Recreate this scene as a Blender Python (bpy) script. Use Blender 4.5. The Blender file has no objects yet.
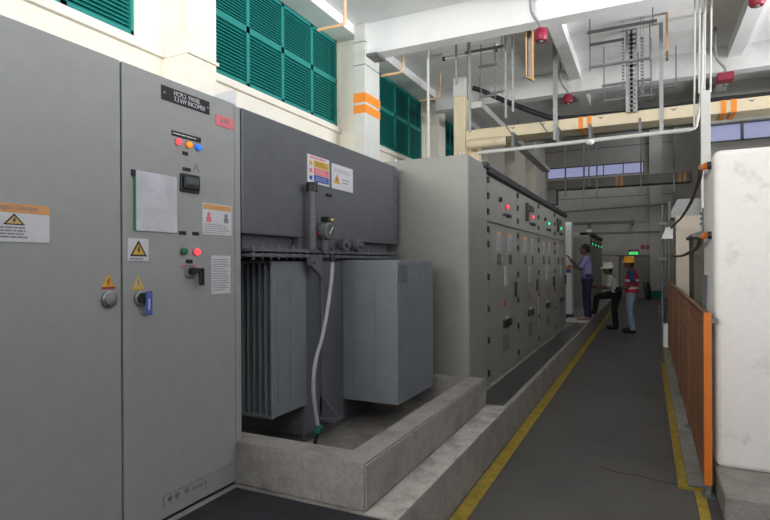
import bpy, bmesh, math, random
from mathutils import Vector, Matrix
random.seed(7)
S = bpy.context.scene
COL = S.collection
PI = math.pi

# ------------------------------------------------------------------ camera
H = 1.55
YAW = math.radians(25.8)
ROLL = math.radians(0.3)
F = 541.0
CX, CY = 385.0, 264.6
sn, cs = math.sin(YAW), math.cos(YAW)
cam = bpy.data.cameras.new('camera')
cam.sensor_width = 36.0
cam.lens = F / 770 * 36
cam.shift_y = (CY - 260) / 770
cam.clip_end = 200
co = bpy.data.objects.new('camera', cam)
COL.objects.link(co)
co.matrix_world = Matrix.Translation((0, 0, H)) @ Matrix.Rotation(YAW, 4, 'Z') @ Matrix.Rotation(PI / 2, 4, 'X') @ Matrix.Rotation(-ROLL, 4, 'Z')
S.camera = co
S.view_settings.view_transform = 'Standard'
S.view_settings.look = 'None'
S.view_settings.gamma = 1
S.view_settings.exposure = 0.0
S.view_settings.use_curve_mapping = False


def P(px, py, axis, val):
    """a measured point on the real plane axis = val"""
    dx, dy = (px - CX) / F, (CY - py) / F
    dx, dy = dx * math.cos(ROLL) + dy * math.sin(ROLL), -dx * math.sin(ROLL) + dy * math.cos(ROLL)
    d = Vector((-sn + dx * cs, cs + dx * sn, dy))
    i = 'XYZ'.index(axis)
    o = (0, 0, H)[i]
    k = (val - o) / d[i]
    return Vector((0, 0, H)) + d * k


# ------------------------------------------------------------------ materials
def s2l(c):
    c /= 255.0
    return c / 12.92 if c <= 0.04045 else ((c + 0.055) / 1.055) ** 2.4


def mat(name, rgb, rough=0.5, metal=0.0, var=0.08, scale=6.0, bump=0.0, emit=0.0, spec=0.4, detail=4.0, stretch=(1, 1, 1)):
    """rgb in linear albedo; var = procedural tone variation of the surface itself"""
    m = bpy.data.materials.new(name)
    m.use_nodes = True
    nt = m.node_tree
    b = nt.nodes['Principled BSDF']
    b.inputs['Roughness'].default_value = rough
    b.inputs['Metallic'].default_value = metal
    b.inputs['Specular IOR Level'].default_value = spec
    tc = nt.nodes.new('ShaderNodeTexCoord')
    mp = nt.nodes.new('ShaderNodeMapping')
    mp.inputs['Scale'].default_value = stretch
    nz = nt.nodes.new('ShaderNodeTexNoise')
    nz.inputs['Scale'].default_value = scale
    nz.inputs['Detail'].default_value = detail
    rp = nt.nodes.new('ShaderNodeValToRGB')
    rp.color_ramp.elements[0].position = 0.3
    rp.color_ramp.elements[1].position = 0.7
    rp.color_ramp.elements[0].color = tuple(max(0, c * (1 - var)) for c in rgb) + (1,)
    rp.color_ramp.elements[1].color = tuple(min(1, c * (1 + var)) for c in rgb) + (1,)
    nt.links.new(tc.outputs['Object'], mp.inputs[0])
    nt.links.new(mp.outputs[0], nz.inputs['Vector'])
    nt.links.new(nz.outputs['Fac'], rp.inputs[0])
    nt.links.new(rp.outputs[0], b.inputs['Base Color'])
    if bump:
        bp = nt.nodes.new('ShaderNodeBump')
        bp.inputs['Strength'].default_value = bump
        bp.inputs['Distance'].default_value = 0.01
        nt.links.new(nz.outputs['Fac'], bp.inputs['Height'])
        nt.links.new(bp.outputs[0], b.inputs['Normal'])
    if emit:
        b.inputs['Emission Color'].default_value = tuple(rgb) + (1,)
        b.inputs['Emission Strength'].default_value = emit
    return m


def stained(name, rgb, stain, rough=0.75, scale=3.0, lo=0.45, hi=0.7, fine=40.0, bump=0.15, spec=0.3, var=0.12):
    """concrete or plaster: a base tone with irregular blotches of dirt and fine grain"""
    m = mat(name, rgb, rough, var=var, scale=fine, bump=bump, spec=spec)
    nt = m.node_tree
    b = nt.nodes['Principled BSDF']
    src = b.inputs['Base Color'].links[0].from_socket
    tc = [n for n in nt.nodes if n.type == 'TEX_COORD'][0]
    n2 = nt.nodes.new('ShaderNodeTexNoise')
    n2.inputs['Scale'].default_value = scale
    n2.inputs['Detail'].default_value = 7
    n2.inputs['Roughness'].default_value = 0.65
    nt.links.new(tc.outputs['Object'], n2.inputs['Vector'])
    r2 = nt.nodes.new('ShaderNodeValToRGB')
    r2.color_ramp.elements[0].position = lo
    r2.color_ramp.elements[1].position = hi
    nt.links.new(n2.outputs['Fac'], r2.inputs[0])
    mx = nt.nodes.new('ShaderNodeMix')
    mx.data_type = 'RGBA'
    nt.links.new(r2.outputs[0], mx.inputs[0])
    nt.links.new(src, mx.inputs[6])
    mx.inputs[7].default_value = tuple(stain) + (1,)
    nt.links.new(mx.outputs[2], b.inputs['Base Color'])
    return m


def glass(name, tint):
    m = bpy.data.materials.new(name)
    m.use_nodes = True
    nt = m.node_tree
    nt.nodes.remove(nt.nodes['Principled BSDF'])
    t = nt.nodes.new('ShaderNodeBsdfTransparent')
    t.inputs[0].default_value = tuple(tint) + (1,)
    g = nt.nodes.new('ShaderNodeBsdfGlossy')
    g.inputs['Roughness'].default_value = 0.05
    x = nt.nodes.new('ShaderNodeMixShader')
    x.inputs[0].default_value = 0.06
    nt.links.new(t.outputs[0], x.inputs[1])
    nt.links.new(g.outputs[0], x.inputs[2])
    nt.links.new(x.outputs[0], nt.nodes['Material Output'].inputs[0])
    return m


M = dict(
    cab=mat('grey cabinet paint', (.33, .335, .325), .45, var=.03, scale=14),
    cabdark=mat('cabinet gap shadow paint', (.05, .05, .055), .7),
    sw=mat('pebble grey switchgear paint', (.245, .245, .220), .42, var=.04, scale=10),
    swcap=mat('black switchgear cap', (.025, .025, .03), .5),
    tr=mat('dark grey transformer enamel', (.115, .12, .13), .45, var=.06, scale=8),
    trfin=mat('grey radiator enamel', (.19, .205, .225), .45, var=.06, scale=8),
    trlid=mat('worn lid enamel', (.12, .125, .135), .4, var=.1, scale=15),
    hose=mat('light grey conduit', (.42, .42, .43), .5),
    steel=mat('brushed steel', (.32, .32, .32), .35, metal=.9, var=.1, scale=30),
    galv=mat('galvanised steel', (.30, .31, .31), .5, metal=.4, var=.15, scale=20),
    galvdark=mat('dull galvanised strut', (.17, .18, .18), .6, metal=.3, var=.15, scale=20),
    black=mat('black plastic', (.018, .018, .02), .45),
    rubber=mat('black rubber', (.02, .021, .025), .7, var=.3, scale=8, bump=.2),
    white=mat('white enamel', (.75, .75, .74), .4, var=.03),
    dimpaper=mat('shaded label paper', (.36, .36, .35), .8, var=.06, scale=20),  # white labels greyed: the shade on the switchgear is in the colour
    paper=mat('white paper', (.62, .62, .64), .8, var=.05, scale=20),
    plastic=mat('clear document sleeve', (.56, .56, .60), .3, var=.12, scale=11, bump=.5),
    greyprint=mat('grey print', (.22, .22, .24), .8),
    darkprint=mat('dark print', (.04, .04, .045), .8),
    yellow=mat('warning yellow', (.62, .40, .05), .6),
    paleyellow=mat('faded yellow', (.60, .45, .16), .6),
    orangelabel=mat('orange label band', (.68, .33, .12), .6),
    red=mat('red plastic', (.40, .02, .04), .4),
    crimson=mat('crimson alarm red', (.26, .012, .035), .45),
    pink=mat('pink red tag', (.72, .17, .20), .6),
    blue=mat('blue plastic', (.03, .08, .36), .5),
    bluetag=mat('blue hanging tag', (.10, .14, .46), .5),
    green=mat('green plastic', (.02, .22, .10), .5),
    redlit=mat('lit red lamp', (1.0, .055, .075), .4, emit=1.5, var=0),
    orangelit=mat('lit amber lamp', (1.0, .25, .01), .4, emit=.8, var=0),
    bluelit=mat('lit blue lamp', (.02, .15, 1.0), .4, emit=.9, var=0),
    greenlit=mat('lit green lamp', (.03, .75, .25), .4, emit=1.1, var=0),
    greendim=mat('unlit green lamp', (.01, .16, .06), .35),
    exitlit=mat('lit exit sign green', (.04, .85, .16), .4, emit=.75, var=0),
    screen=mat('grey display', (.10, .11, .11), .2),
    cream=mat('cream wall plaster', (.79, .745, .65), .85, var=.04, scale=4),
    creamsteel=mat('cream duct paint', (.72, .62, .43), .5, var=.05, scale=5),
    greycol=mat('pale grey column paint', (.60, .60, .56), .7, var=.05, scale=4),
    ceil=stained('white ceiling paint', (.80, .80, .79), (.68, .68, .67), .9, scale=1.6, lo=.5, hi=.8, bump=0, var=.01),
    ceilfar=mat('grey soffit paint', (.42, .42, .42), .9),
    backwall=mat('grey back wall paint', (.52, .51, .47), .85, var=.05, scale=2),
    dimwall=mat('darkened unseen wall paint', (.30, .30, .29), .9),  # walls out of view, darkened to cut bounce light low down
    teal=mat('teal louver paint', (.012, .215, .19), .5, var=.06),
    tealdark=mat('dark backing behind louvers', (.006, .03, .028), .8),
    floor=stained('worn grey epoxy floor', (.100, .094, .087), (.070, .066, .061), .5, scale=1.3, lo=.42, hi=.72, fine=60, bump=.05, spec=.35),
    conc=stained('rough grey concrete', (.30, .28, .255), (.19, .178, .165), .9, scale=5, lo=.45, hi=.72, fine=55, bump=.5),
    concpit=stained('stained pit concrete', (.27, .245, .215), (.13, .12, .11), .9, scale=3, lo=.4, hi=.7, fine=45, bump=.4),
    concpale=stained('pale worn concrete', (.47, .44, .405), (.26, .245, .225), .9, scale=7, lo=.46, hi=.66, fine=60, bump=.5),
    linepaint=mat('worn yellow floor paint', (.33, .235, .03), .7, var=.3, scale=14),
    linefaded=mat('faded yellow floor paint', (.38, .30, .14), .8, var=.3, scale=14),
    block=stained('scuffed white plaster block', (.80, .77, .74), (.58, .54, .51), .85, scale=3.6, lo=.60, hi=.74, fine=14, bump=.03, var=.02),
    beige=mat('beige cabinet paint', (.60, .52, .43), .6, var=.04),
    olive=mat('dark olive cabinet paint', (.10, .10, .075), .6),
    orange=mat('orange safety paint', (.62, .165, .022), .5, var=.06),
    orangeband=mat('orange marking band', (.90, .28, .03), .6, var=.04),
    mesh=mat('rust brown mesh', (.20, .09, .042), .6, var=.12, scale=30),
    rustcable=mat('brown cable sheath', (.17, .10, .07), .5, var=.3, scale=25),
    peach=mat('peach painted conduit', (.70, .46, .26), .5),
    tan=mat('orange brown channel', (.55, .30, .12), .5),
    darktan=mat('dark brown channel end', (.16, .08, .05), .5),
    skin=mat('brown skin', (.13, .065, .04), .55, var=.05),
    hair=mat('black hair', (.012, .011, .011), .7),
    violet=mat('violet shirt cloth', (.23, .22, .40), .85, var=.1, scale=20),
    navy=mat('navy trouser cloth', (.017, .021, .05), .9, var=.1, scale=20),
    palegrey=mat('pale grey shirt cloth', (.45, .46, .43), .85, var=.1, scale=20),
    blackcloth=mat('black trouser cloth', (.012, .012, .013), .9, var=.1, scale=20),
    jeans=mat('faded blue jeans', (.23, .30, .38), .9, var=.30, scale=9),
    navytee=mat('navy tee cloth', (.03, .045, .12), .9, var=.1, scale=20),
    vest=mat('red vest cloth', (.42, .02, .055), .8, var=.1, scale=20),
    silver=mat('silver reflective band', (.60, .56, .56), .4),
    helmety=mat('yellow orange hard hat', (.85, .38, .02), .35),
    helmetw=mat('white hard hat', (.72, .72, .70), .35),
    shoe=mat('black leather', (.012, .011, .011), .5),
    sandal=mat('dusty pink shoe', (.30, .16, .14), .7),
    greenbase=mat('green painted base', (.02, .17, .13), .7),
    doorgrey=mat('grey door paint', (.30, .29, .27), .7),
    tube=mat('frosted lamp tube', (.85, .87, .88), .3, var=0),
    glass=glass('window glass', (.9, .92, .97)),
)


# ------------------------------------------------------------------ mesh builder
class MB:
    def __init__(self):
        self.bm = bmesh.new()

    def box(self, x0, x1, y0, y1, z0, z1, bev=0.0, seg=2):
        b = bmesh.new()
        bmesh.ops.create_cube(b, size=1)
        for v in b.verts:
            v.co = Vector(((x0 + x1) / 2 + v.co.x * (x1 - x0), (y0 + y1) / 2 + v.co.y * (y1 - y0), (z0 + z1) / 2 + v.co.z * (z1 - z0)))
        if bev:
            bmesh.ops.bevel(b, geom=b.edges[:], offset=bev, segments=seg, affect='EDGES', profile=.5)
        self.add(b)
        return self

    def add(self, b, mtx=None):
        if mtx is not None:
            bmesh.ops.transform(b, matrix=mtx, verts=b.verts)
        me = bpy.data.meshes.new('tmp')
        b.to_mesh(me)
        b.free()
        self.bm.from_mesh(me)
        bpy.data.meshes.remove(me)

    def tube(self, pts, r, seg=10, caps=True):
        """swept tube; r is one radius or a list"""
        pts = [Vector(p) for p in pts]
        n = len(pts)
        rs = r if isinstance(r, (list, tuple)) else [r] * n
        b = bmesh.new()
        t0 = (pts[1] - pts[0]).normalized()
        up = Vector((0, 0, 1)) if abs(t0.z) < .9 else Vector((1, 0, 0))
        u = t0.cross(up).normalized()
        rings = []
        for i in range(n):
            a = pts[max(i - 1, 0)]
            c = pts[min(i + 1, n - 1)]
            t = (c - a).normalized()
            u = (u - t * u.dot(t)).normalized()
            v = t.cross(u)
            rings.append([b.verts.new(pts[i] + (u * math.cos(2 * PI * k / seg) + v * math.sin(2 * PI * k / seg)) * rs[i]) for k in range(seg)])
        for i in range(n - 1):
            for k in range(seg):
                b.faces.new((rings[i][k], rings[i][(k + 1) % seg], rings[i + 1][(k + 1) % seg], rings[i + 1][k]))
        if caps:
            b.faces.new(rings[0][::-1])
            b.faces.new(rings[-1])
        self.add(b)
        return self

    def loft(self, secs, seg=14):
        """secs: (centre, half depth x, half width y) ellipses stacked in order"""
        b = bmesh.new()
        rings = [[b.verts.new(Vector(c) + Vector((rx * math.cos(2 * PI * k / seg), ry * math.sin(2 * PI * k / seg), 0))) for k in range(seg)] for c, rx, ry in secs]
        for i in range(len(rings) - 1):
            for k in range(seg):
                b.faces.new((rings[i][k], rings[i][(k + 1) % seg], rings[i + 1][(k + 1) % seg], rings[i + 1][k]))
        b.faces.new(rings[0][::-1])
        b.faces.new(rings[-1])
        self.add(b)
        return self

    def cyl(self, p, q, r, seg=16):
        return self.tube([p, q], r, seg)

    def ball(self, c, rx, ry=None, rz=None, seg=16):
        b = bmesh.new()
        bmesh.ops.create_uvsphere(b, u_segments=seg, v_segments=seg // 2 + 2, radius=1)
        self.add(b, Matrix.Translation(c) @ Matrix.Diagonal((rx, ry or rx, rz or rx, 1)))
        return self

    def prism(self, poly, vec):
        b = bmesh.new()
        lo = [b.verts.new(Vector(p)) for p in poly]
        hi = [b.verts.new(Vector(p) + Vector(vec)) for p in poly]
        n = len(poly)
        b.faces.new(lo)
        b.faces.new(hi[::-1])
        for i in range(n):
            b.faces.new((lo[i], hi[i], hi[(i + 1) % n], lo[(i + 1) % n]))
        bmesh.ops.recalc_face_normals(b, faces=b.faces)
        self.add(b)
        return self

    def bar(self, p, q, w, h):
        """rectangular bar between two points, w across, h tall"""
        p, q = Vector(p), Vector(q)
        t = (q - p).normalized()
        up = Vector((0, 0, 1)) if abs(t.z) < .95 else Vector((0, 1, 0))
        u = t.cross(up).normalized()
        v = u.cross(t)
        poly = [p + u * (a * w / 2) + v * (c * h / 2) for a, c in ((-1, -1), (1, -1), (1, 1), (-1, 1))]
        return self.prism(poly, q - p)

    def build(self, name, m, parent=None, smooth=False, **props):
        bmesh.ops.recalc_face_normals(self.bm, faces=self.bm.faces[:])
        me = bpy.data.meshes.new(name)
        self.bm.to_mesh(me)
        self.bm.free()
        return link(name, me, m, parent, smooth, **props)


def offset(o):
    v = Vector((0, 0, 0))
    while o is not None:
        v = v + o.location
        o = o.parent
    return v


def link(name, me, m, parent=None, smooth=False, **props):
    off = offset(parent)
    me.transform(Matrix.Translation(-off))
    me.materials.clear()
    me.materials.append(M[m])
    if smooth:
        for p in me.polygons:
            p.use_smooth = True
        try:
            me.set_sharp_from_angle(angle=math.radians(40))
        except Exception:
            pass
    o = bpy.data.objects.new(name, me)
    COL.objects.link(o)
    o.parent = parent
    for k, v in props.items():
        o[k] = v
    return o


def thing(name, label, cat, loc, group=None):
    o = bpy.data.objects.new(name, None)
    COL.objects.link(o)
    o.empty_display_size = .1
    o.location = loc
    o['label'] = label
    o['category'] = cat
    if group:
        o['group'] = group
    return o


def tag(o, label, cat, group=None):
    o['label'] = label
    o['category'] = cat
    if group:
        o['group'] = group
    return o


def struct(o):
    o['kind'] = 'structure'
    return o


def dup(o, loc, label, group=None):
    r = o.copy()
    COL.objects.link(r)
    r.location = loc
    r['label'] = label
    if group:
        r['group'] = group
    for ch in list(o.children):
        c = ch.copy()
        COL.objects.link(c)
        c.parent = r
        for g in ch.children:
            d = g.copy()
            COL.objects.link(d)
            d.parent = c
    return r


def text(s, size, org, m, parent, facing='X', name='lettering', align='LEFT', squash=1.0):
    """raised lettering; facing X: reads along +Y on a face that looks to +X; facing -Y: reads along +X"""
    cu = bpy.data.curves.new('txt', 'FONT')
    cu.body = s
    cu.size = size
    cu.extrude = .0006
    cu.align_x = align
    cu.resolution_u = 2
    t = bpy.data.objects.new('txt', cu)
    COL.objects.link(t)
    dg = bpy.context.evaluated_depsgraph_get()
    me = bpy.data.meshes.new_from_object(t.evaluated_get(dg))
    bpy.data.objects.remove(t)
    if facing == 'X':
        mx = Matrix(((0, 0, 1, 0), (squash, 0, 0, 0), (0, 1, 0, 0), (0, 0, 0, 1)))
    else:
        mx = Matrix(((squash, 0, 0, 0), (0, 0, -1, 0), (0, 1, 0, 0), (0, 0, 0, 1)))
    me.transform(Matrix.Translation(org) @ mx)
    return link(name, me, m, parent)


# ================================================================== SETTING
XW, XR, YB, YF = -4.4, 6.0, 27.0, -6.0     # left wall, right wall, back wall, front wall
ZC, ZB = 5.24, 4.82                        # ceiling and beam soffits
YT = 14.65                                 # beyond this beam the hall is taller
ZT = 8.2
PL = .31                                   # plinth height
XP = -1.09                                 # plinth edge
SWX = 1.06                                 # side wall beyond the partition

struct(MB().box(XW - .3, XR + .3, YF - .3, YB + .3, -.2, 0).build('floor', 'floor'))
struct(MB().box(XW - .3, XR + .3, YF - .3, 13.15, ZC, ZC + .2).box(XW - .3, SWX + .1, 13.15, YT, ZC, ZC + .2).build('ceiling', 'ceil'))
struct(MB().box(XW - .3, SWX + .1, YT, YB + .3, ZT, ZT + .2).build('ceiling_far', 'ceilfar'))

# left wall with four louvered openings
LOUV = [(.85, 3.63), (4.58, 7.42), (8.26, 11.0), (12.3, 15.0)]
LZ0, LZ1 = 3.75, 5.10
w = MB()
w.box(XW - .25, XW, YF, YB, 0, LZ0)
w.box(XW - .25, XW, YF, YB, LZ1, ZT)
yy = YF
for a, b_ in LOUV:
    w.box(XW - .25, XW, yy, a, LZ0, LZ1)
    yy = b_
w.box(XW - .25, XW, yy, YB, LZ0, LZ1)
struct(w.build('wall_left', 'cream'))
struct(MB().box(XW, XW + .05, YF, YB, LZ0 - .11, LZ0 - .04, .01).build('trim_1', 'cream'))
for i, (a, b_) in enumerate(LOUV):
    fr = MB()
    n = 4
    pw = (b_ - a) / n
    x0, x1 = XW - .12, XW - .02
    fr.box(x0, x1, a, b_, LZ0, LZ0 + .05).box(x0, x1, a, b_, LZ1 - .05, LZ1)
    zm = (4.42, 4.50)
    fr.box(x0, x1, a, b_, *zm)
    for k in range(n + 1):
        yk = a + k * pw
        fr.box(x0, x1, max(a, yk - .03), min(b_, yk + .03), LZ0, LZ1)
    wnd = struct(fr.build('window_%d' % (i + 1), 'teal'))
    MB().box(XW - .2, XW - .18, a, b_, LZ0, LZ1).build('backing', 'tealdark', wnd)
    for k in range(n):
        for z0, z1 in ((LZ0 + .05, zm[0]), (zm[1], LZ1 - .05)):
            sl = MB()
            ns = 15
            for q in range(ns):
                zc = z0 + (q + .5) * (z1 - z0) / ns
                ya, yb = a + k * pw + .03, a + (k + 1) * pw - .03
                t = .006
                sl.prism([(x1 - .015, ya, zc - .026), (x1 - .015 + t, ya, zc - .026 + t), (x1 - .055 + t, ya, zc + .016 + t), (x1 - .055, ya, zc + .016)], (0, yb - ya, 0))
            sl.build('louver_panel', 'teal', wnd)

# pilasters against the left wall
for k, y in enumerate((3.95, 7.45, 11.15, 15.2, 18.7, 22.2)):
    struct(MB().box(XW, -4.06, y, y + .4, 0, ZC if y < YT else ZT).build('pilaster', 'cream'))
    struct(MB().box(XW, -4.03, y - .012, y + .412, LZ0 - .11, LZ0 - .08).build('trim_%d' % (k + 2), 'cream'))

# ledge beam along the left wall, cross beams and ribs under the ceiling
struct(MB().box(XW, -4.03, 5.3, YT, 5.09, ZC).build('wall_beam', 'ceil'))
for k, y in enumerate((.35, 3.9, 7.35, 10.85, 14.4)):
    b = MB()
    x0 = -4.03 if k != 2 else -3.845
    b.box(x0, XR if k < 4 else SWX, y, y + .25, ZB - (.05 if k == 2 else 0), ZC)
    struct(b.build('cross_beam', 'ceil'))
for x in (-1.2, 1.36):
    for y0, y1 in ((.6, 3.9), (4.15, 7.35), (7.6, 10.85), (11.1, 12.9)):
        struct(MB().box(x - .1, x + .1, y0, y1, ZC - .2, ZC).build('ceiling_beam', 'ceil'))
# end wall above the last low beam (the hall rises beyond it)
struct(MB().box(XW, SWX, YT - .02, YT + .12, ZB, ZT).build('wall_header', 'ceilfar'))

# pale column that carries the cross beam, with orange bands
cm = struct(MB().box(-4.04, -3.84, 7.29, 7.78, PL, ZC, .012).build('column', 'greycol'))
for z0, z1 in ((4.035, 4.175), (3.87, 3.995)):
    MB().box(-4.046, -3.834, 7.284, 7.786, z0, z1).build('orange_band', 'orangeband', cm)
MB().box(-4.043, -3.837, 7.287, 7.783, 4.60, 4.612).box(-4.043, -3.837, 7.287, 7.783, 4.95, 4.962).build('joint_line', 'galvdark', cm)
MB().box(-3.84, -3.66, 7.32, 7.62, ZB - .09, ZB - .05).build('bearing_plate', 'galvdark', cm)

# back wall with a clerestory strip, columns, door, skirting
w = MB()
WZ0, WZ1, WX0, WX1 = 5.62, 6.15, -4.3, -.1
w.box(XW, SWX, YB, YB + .25, 0, WZ0).box(XW, SWX, YB, YB + .25, WZ1, ZT)
w.box(XW, WX0, YB, YB + .25, WZ0, WZ1).box(WX1, SWX, YB, YB + .25, WZ0, WZ1)
struct(w.build('wall_back', 'backwall'))
fr = MB()
for k in range(6):
    x = WX0 + k * (WX1 - WX0) / 5
    fr.box(x - .02, x + .02, YB + .02, YB + .1, WZ0, WZ1)
fr.box(WX0, WX1, YB + .02, YB + .1, WZ0, WZ0 + .04).box(WX0, WX1, YB + .02, YB + .1, WZ1 - .04, WZ1)
wn = struct(fr.build('window_5', 'galvdark'))
MB().box(WX0, WX1, YB + .11, YB + .12, WZ0, WZ1).build('pane', 'glass', wn)
c_ = struct(MB().box(.13, .63, YB - .35, YB, 0, ZT).build('wall_column', 'backwall'))
MB().box(.125, .635, YB - .356, YB, 0, .34).build('painted_base', 'greenbase', c_)
for z in (1.9, 3.4, 4.6, 6.9):
    struct(MB().box(XW, SWX, YB - .012, YB, z, z + .03).build('wall_joint', 'galvdark'))
# side wall beyond the partition, with an unseen strip added high up to light the far hall
w = MB()
SZ0, SZ1, SY0, SY1 = 7.0, 8.0, 15.2, 26.0
w.box(SWX, SWX + .15, 13.15, YB + .25, 0, SZ0).box(SWX, SWX + .15, 13.15, YB + .25, SZ1, ZT)
w.box(SWX, SWX + .15, 13.15, SY0, SZ0, SZ1).box(SWX, SWX + .15, SY1, YB + .25, SZ0, SZ1)
struct(w.build('wall_side', 'backwall'))
fr = MB()
for k in range(8):
    y = SY0 + k * (SY1 - SY0) / 7
    fr.box(SWX + .05, SWX + .12, y - .03, y + .03, SZ0, SZ1)
struct(fr.build('window_9', 'galvdark'))
# roof beams of the tall far hall
for y, z in ((17.6, 6.2), (20.6, 6.9), (23.6, 7.2)):
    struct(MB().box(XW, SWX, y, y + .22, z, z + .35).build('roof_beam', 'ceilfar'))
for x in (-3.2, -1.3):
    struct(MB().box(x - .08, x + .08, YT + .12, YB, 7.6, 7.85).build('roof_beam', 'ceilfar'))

# right wall and the partition with high windows on the right
RW = (-5.0, 10.7, 2.9, 4.7)  # unseen window strip, added to hold the right-hand lights
w = MB()
YR = 13.15
w.box(XR, XR + .25, YF, YR, 0, RW[2]).box(XR, XR + .25, YF, YR, RW[3], ZC).box(XR, XR + .25, YF, RW[0], RW[2], RW[3]).box(XR, XR + .25, RW[1], YR, RW[2], RW[3])
struct(w.build('wall_right', 'dimwall'))
fr = MB()
for k in range(12):
    y = RW[0] + k * (RW[1] - RW[0]) / 11
    fr.box(XR + .1, XR + .2, y - .03, y + .03, RW[2], RW[3])
struct(fr.build('window_8', 'galv'))
PX0, PY = 1.06, 13.0
w = MB()
w.box(PX0, XR, PY, PY + .15, 0, 4.02).box(PX0, XR, PY, PY + .15, 4.42, ZC).box(PX0, PX0 + .06, PY, PY + .15, 4.02, 4.42)
struct(w.build('wall_partition', 'backwall'))
fr = MB()
fr.box(PX0, XR, PY - .02, PY + .1, 4.02, 4.05).box(PX0, XR, PY - .02, PY + .1, 4.39, 4.42)
for k in range(9):
    x = PX0 + .1 + k * .6
    fr.box(x - .02, x + .02, PY - .02, PY + .1, 4.02, 4.42)
wn = struct(fr.build('window_6', 'galvdark'))
MB().box(PX0 + .06, XR, PY + .11, PY + .12, 4.05, 4.39).build('pane', 'glass', wn)

# wall behind the camera with one long window strip
w = MB()
GX0, GX1, GZ0, GZ1 = -4.2, 5.6, 2.9, 4.7
w.box(XW, XR, YF - .25, YF, 0, GZ0).box(XW, XR, YF - .25, YF, GZ1, ZC)
w.box(XW, GX0, YF - .25, YF, GZ0, GZ1).box(GX1, XR, YF - .25, YF, GZ0, GZ1)
struct(w.build('wall_front', 'dimwall'))
fr = MB()
for k in range(8):
    x = GX0 + k * (GX1 - GX0) / 7
    fr.box(x - .03, x + .03, YF - .2, YF - .1, GZ0, GZ1)
struct(fr.build('window_7', 'galv'))

# plinth, pit kerb, floor lines
struct(MB().box(XW, XP, YF, 22.0, 0, PL, .012).build('plinth', 'conc'))
struct(MB().box(-1.262, XP + .001, 2.37, 4.68, PL, PL + .006).build('trim_10', 'concpale'))
KX0, KX1, KY0, KY1, KZ = -1.44, -1.27, 2.39, 4.66, .55
kb = MB()
kb.prism([(-4.0, KY0, PL), (KX1, KY0, PL), (KX1, KY1, PL), (-4.0, KY1, PL), (-4.0, KY1 - .15, PL), (KX0, KY1 - .15, PL), (KX0, KY0 + .17, PL), (-4.0, KY0 + .17, PL)], (0, 0, KZ - PL))
bmesh.ops.bevel(kb.bm, geom=kb.bm.edges[:], offset=.01, segments=2, affect='EDGES')
struct(kb.build('kerb', 'conc'))
struct(MB().box(-4.0, KX0, KY0 + .17, KY1 - .15, PL, PL + .006).build('pit_floor', 'concpit'))


def strip(name, pts, wd, m, z=.004):
    b = MB()
    for (x0, y0), (x1, y1) in zip(pts, pts[1:]):
        d = Vector((x1 - x0, y1 - y0, 0)).normalized()
        nrm = Vector((-d.y, d.x, 0)) * wd / 2
        b.prism([Vector((x0, y0, .0005)) + nrm, Vector((x0, y0, .0005)) - nrm, Vector((x1, y1, .0005)) - nrm, Vector((x1, y1, .0005)) + nrm], (0, 0, z))
    return struct(b.build(name, m))


strip('trim_11', [(-1.035, 1.0), (-1.035, 24.0)], .095, 'linepaint')
strip('trim_12', [(.315, 2.0), (.315, 4.28)], .06, 'linepaint')
strip('trim_13', [(.19, 4.25), (.345, 4.25)], .06, 'linepaint', .0035)
strip('trim_14', [(.22, 4.28), (.22, 9.4)], .06, 'linepaint')
strip('trim_15', [(.29, 9.4), (.29, 12.5)], .05, 'linefaded')
strip('trim_16', [(-.32, 4.42), (-.2, 4.36), (-.05, 4.36), (.06, 4.31), (.19, 4.29)], .011, 'rubber', .001)
struct(MB().box(.255, .40, 4.32, 10.9, 0, .003).build('trim_17', 'conc'))

# ================================================================== LEFT CABINET
FX, CT = -2.10, 2.466
cabn = thing('control_cabinet', 'tall grey two-door control cabinet in the left foreground, its lower edge on a black mat', 'cabinet', (-2.4, 1.63, PL))
Y0, YS, Y1 = .72, 1.657, 2.445
MB().box(-2.85, FX - .022, Y0, Y1, PL, CT, .004).build('housing', 'cab', cabn)
dl = MB().box(FX - .022, FX, Y0, YS - .005, PL + .02, CT - .002, .004).build('door', 'cab', cabn)
dr = MB().box(FX - .022, FX, YS + .005, Y1 - .055, PL + .02, CT - .002, .004).build('door', 'cab', cabn)
MB().box(FX - .022, FX - .004, Y1 - .048, Y1, PL + .02, CT - .006, .004).build('side_frame', 'cab', cabn)
MB().box(-2.84, FX - .015, Y0, Y1, PL, PL + .02).build('base_rail', 'black', cabn)


def X(px, py, x=FX):
    return P(px, py, 'X', x)


def plate(px0, py0, px1, py1, name, m, parent, x=FX, th=.004, bev=0.0):
    """thin plate on the plane X = x from its upper left to its lower right corner"""
    a, b = X(px0, py0, x), X(px1, py1, x)
    return MB().box(x, x + th, min(a.y, b.y), max(a.y, b.y), min(a.z, b.z), max(a.z, b.z), bev).build(name, m, parent), min(a.y, b.y), max(a.y, b.y), min(a.z, b.z), max(a.z, b.z)


def lines(y0, y1, z0, z1, n, parent, x, m='greyprint', h=.25, name='print'):
    b = MB()
    for k in range(n):
        zc = z1 - (k + .5) * (z1 - z0) / n
        hh = (z1 - z0) / n * h
        cut = y0 + (y1 - y0) * random.uniform(.75, 1)
        yc = y0
        while yc < cut - .004:
            wl = random.uniform(.12, .3) * (y1 - y0)
            ye = min(cut, yc + wl)
            b.box(x, x + .0008, yc, ye, zc - hh, zc + hh)
            yc = ye + .03 * (y1 - y0)
    return b.build(name, m, parent)


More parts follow.
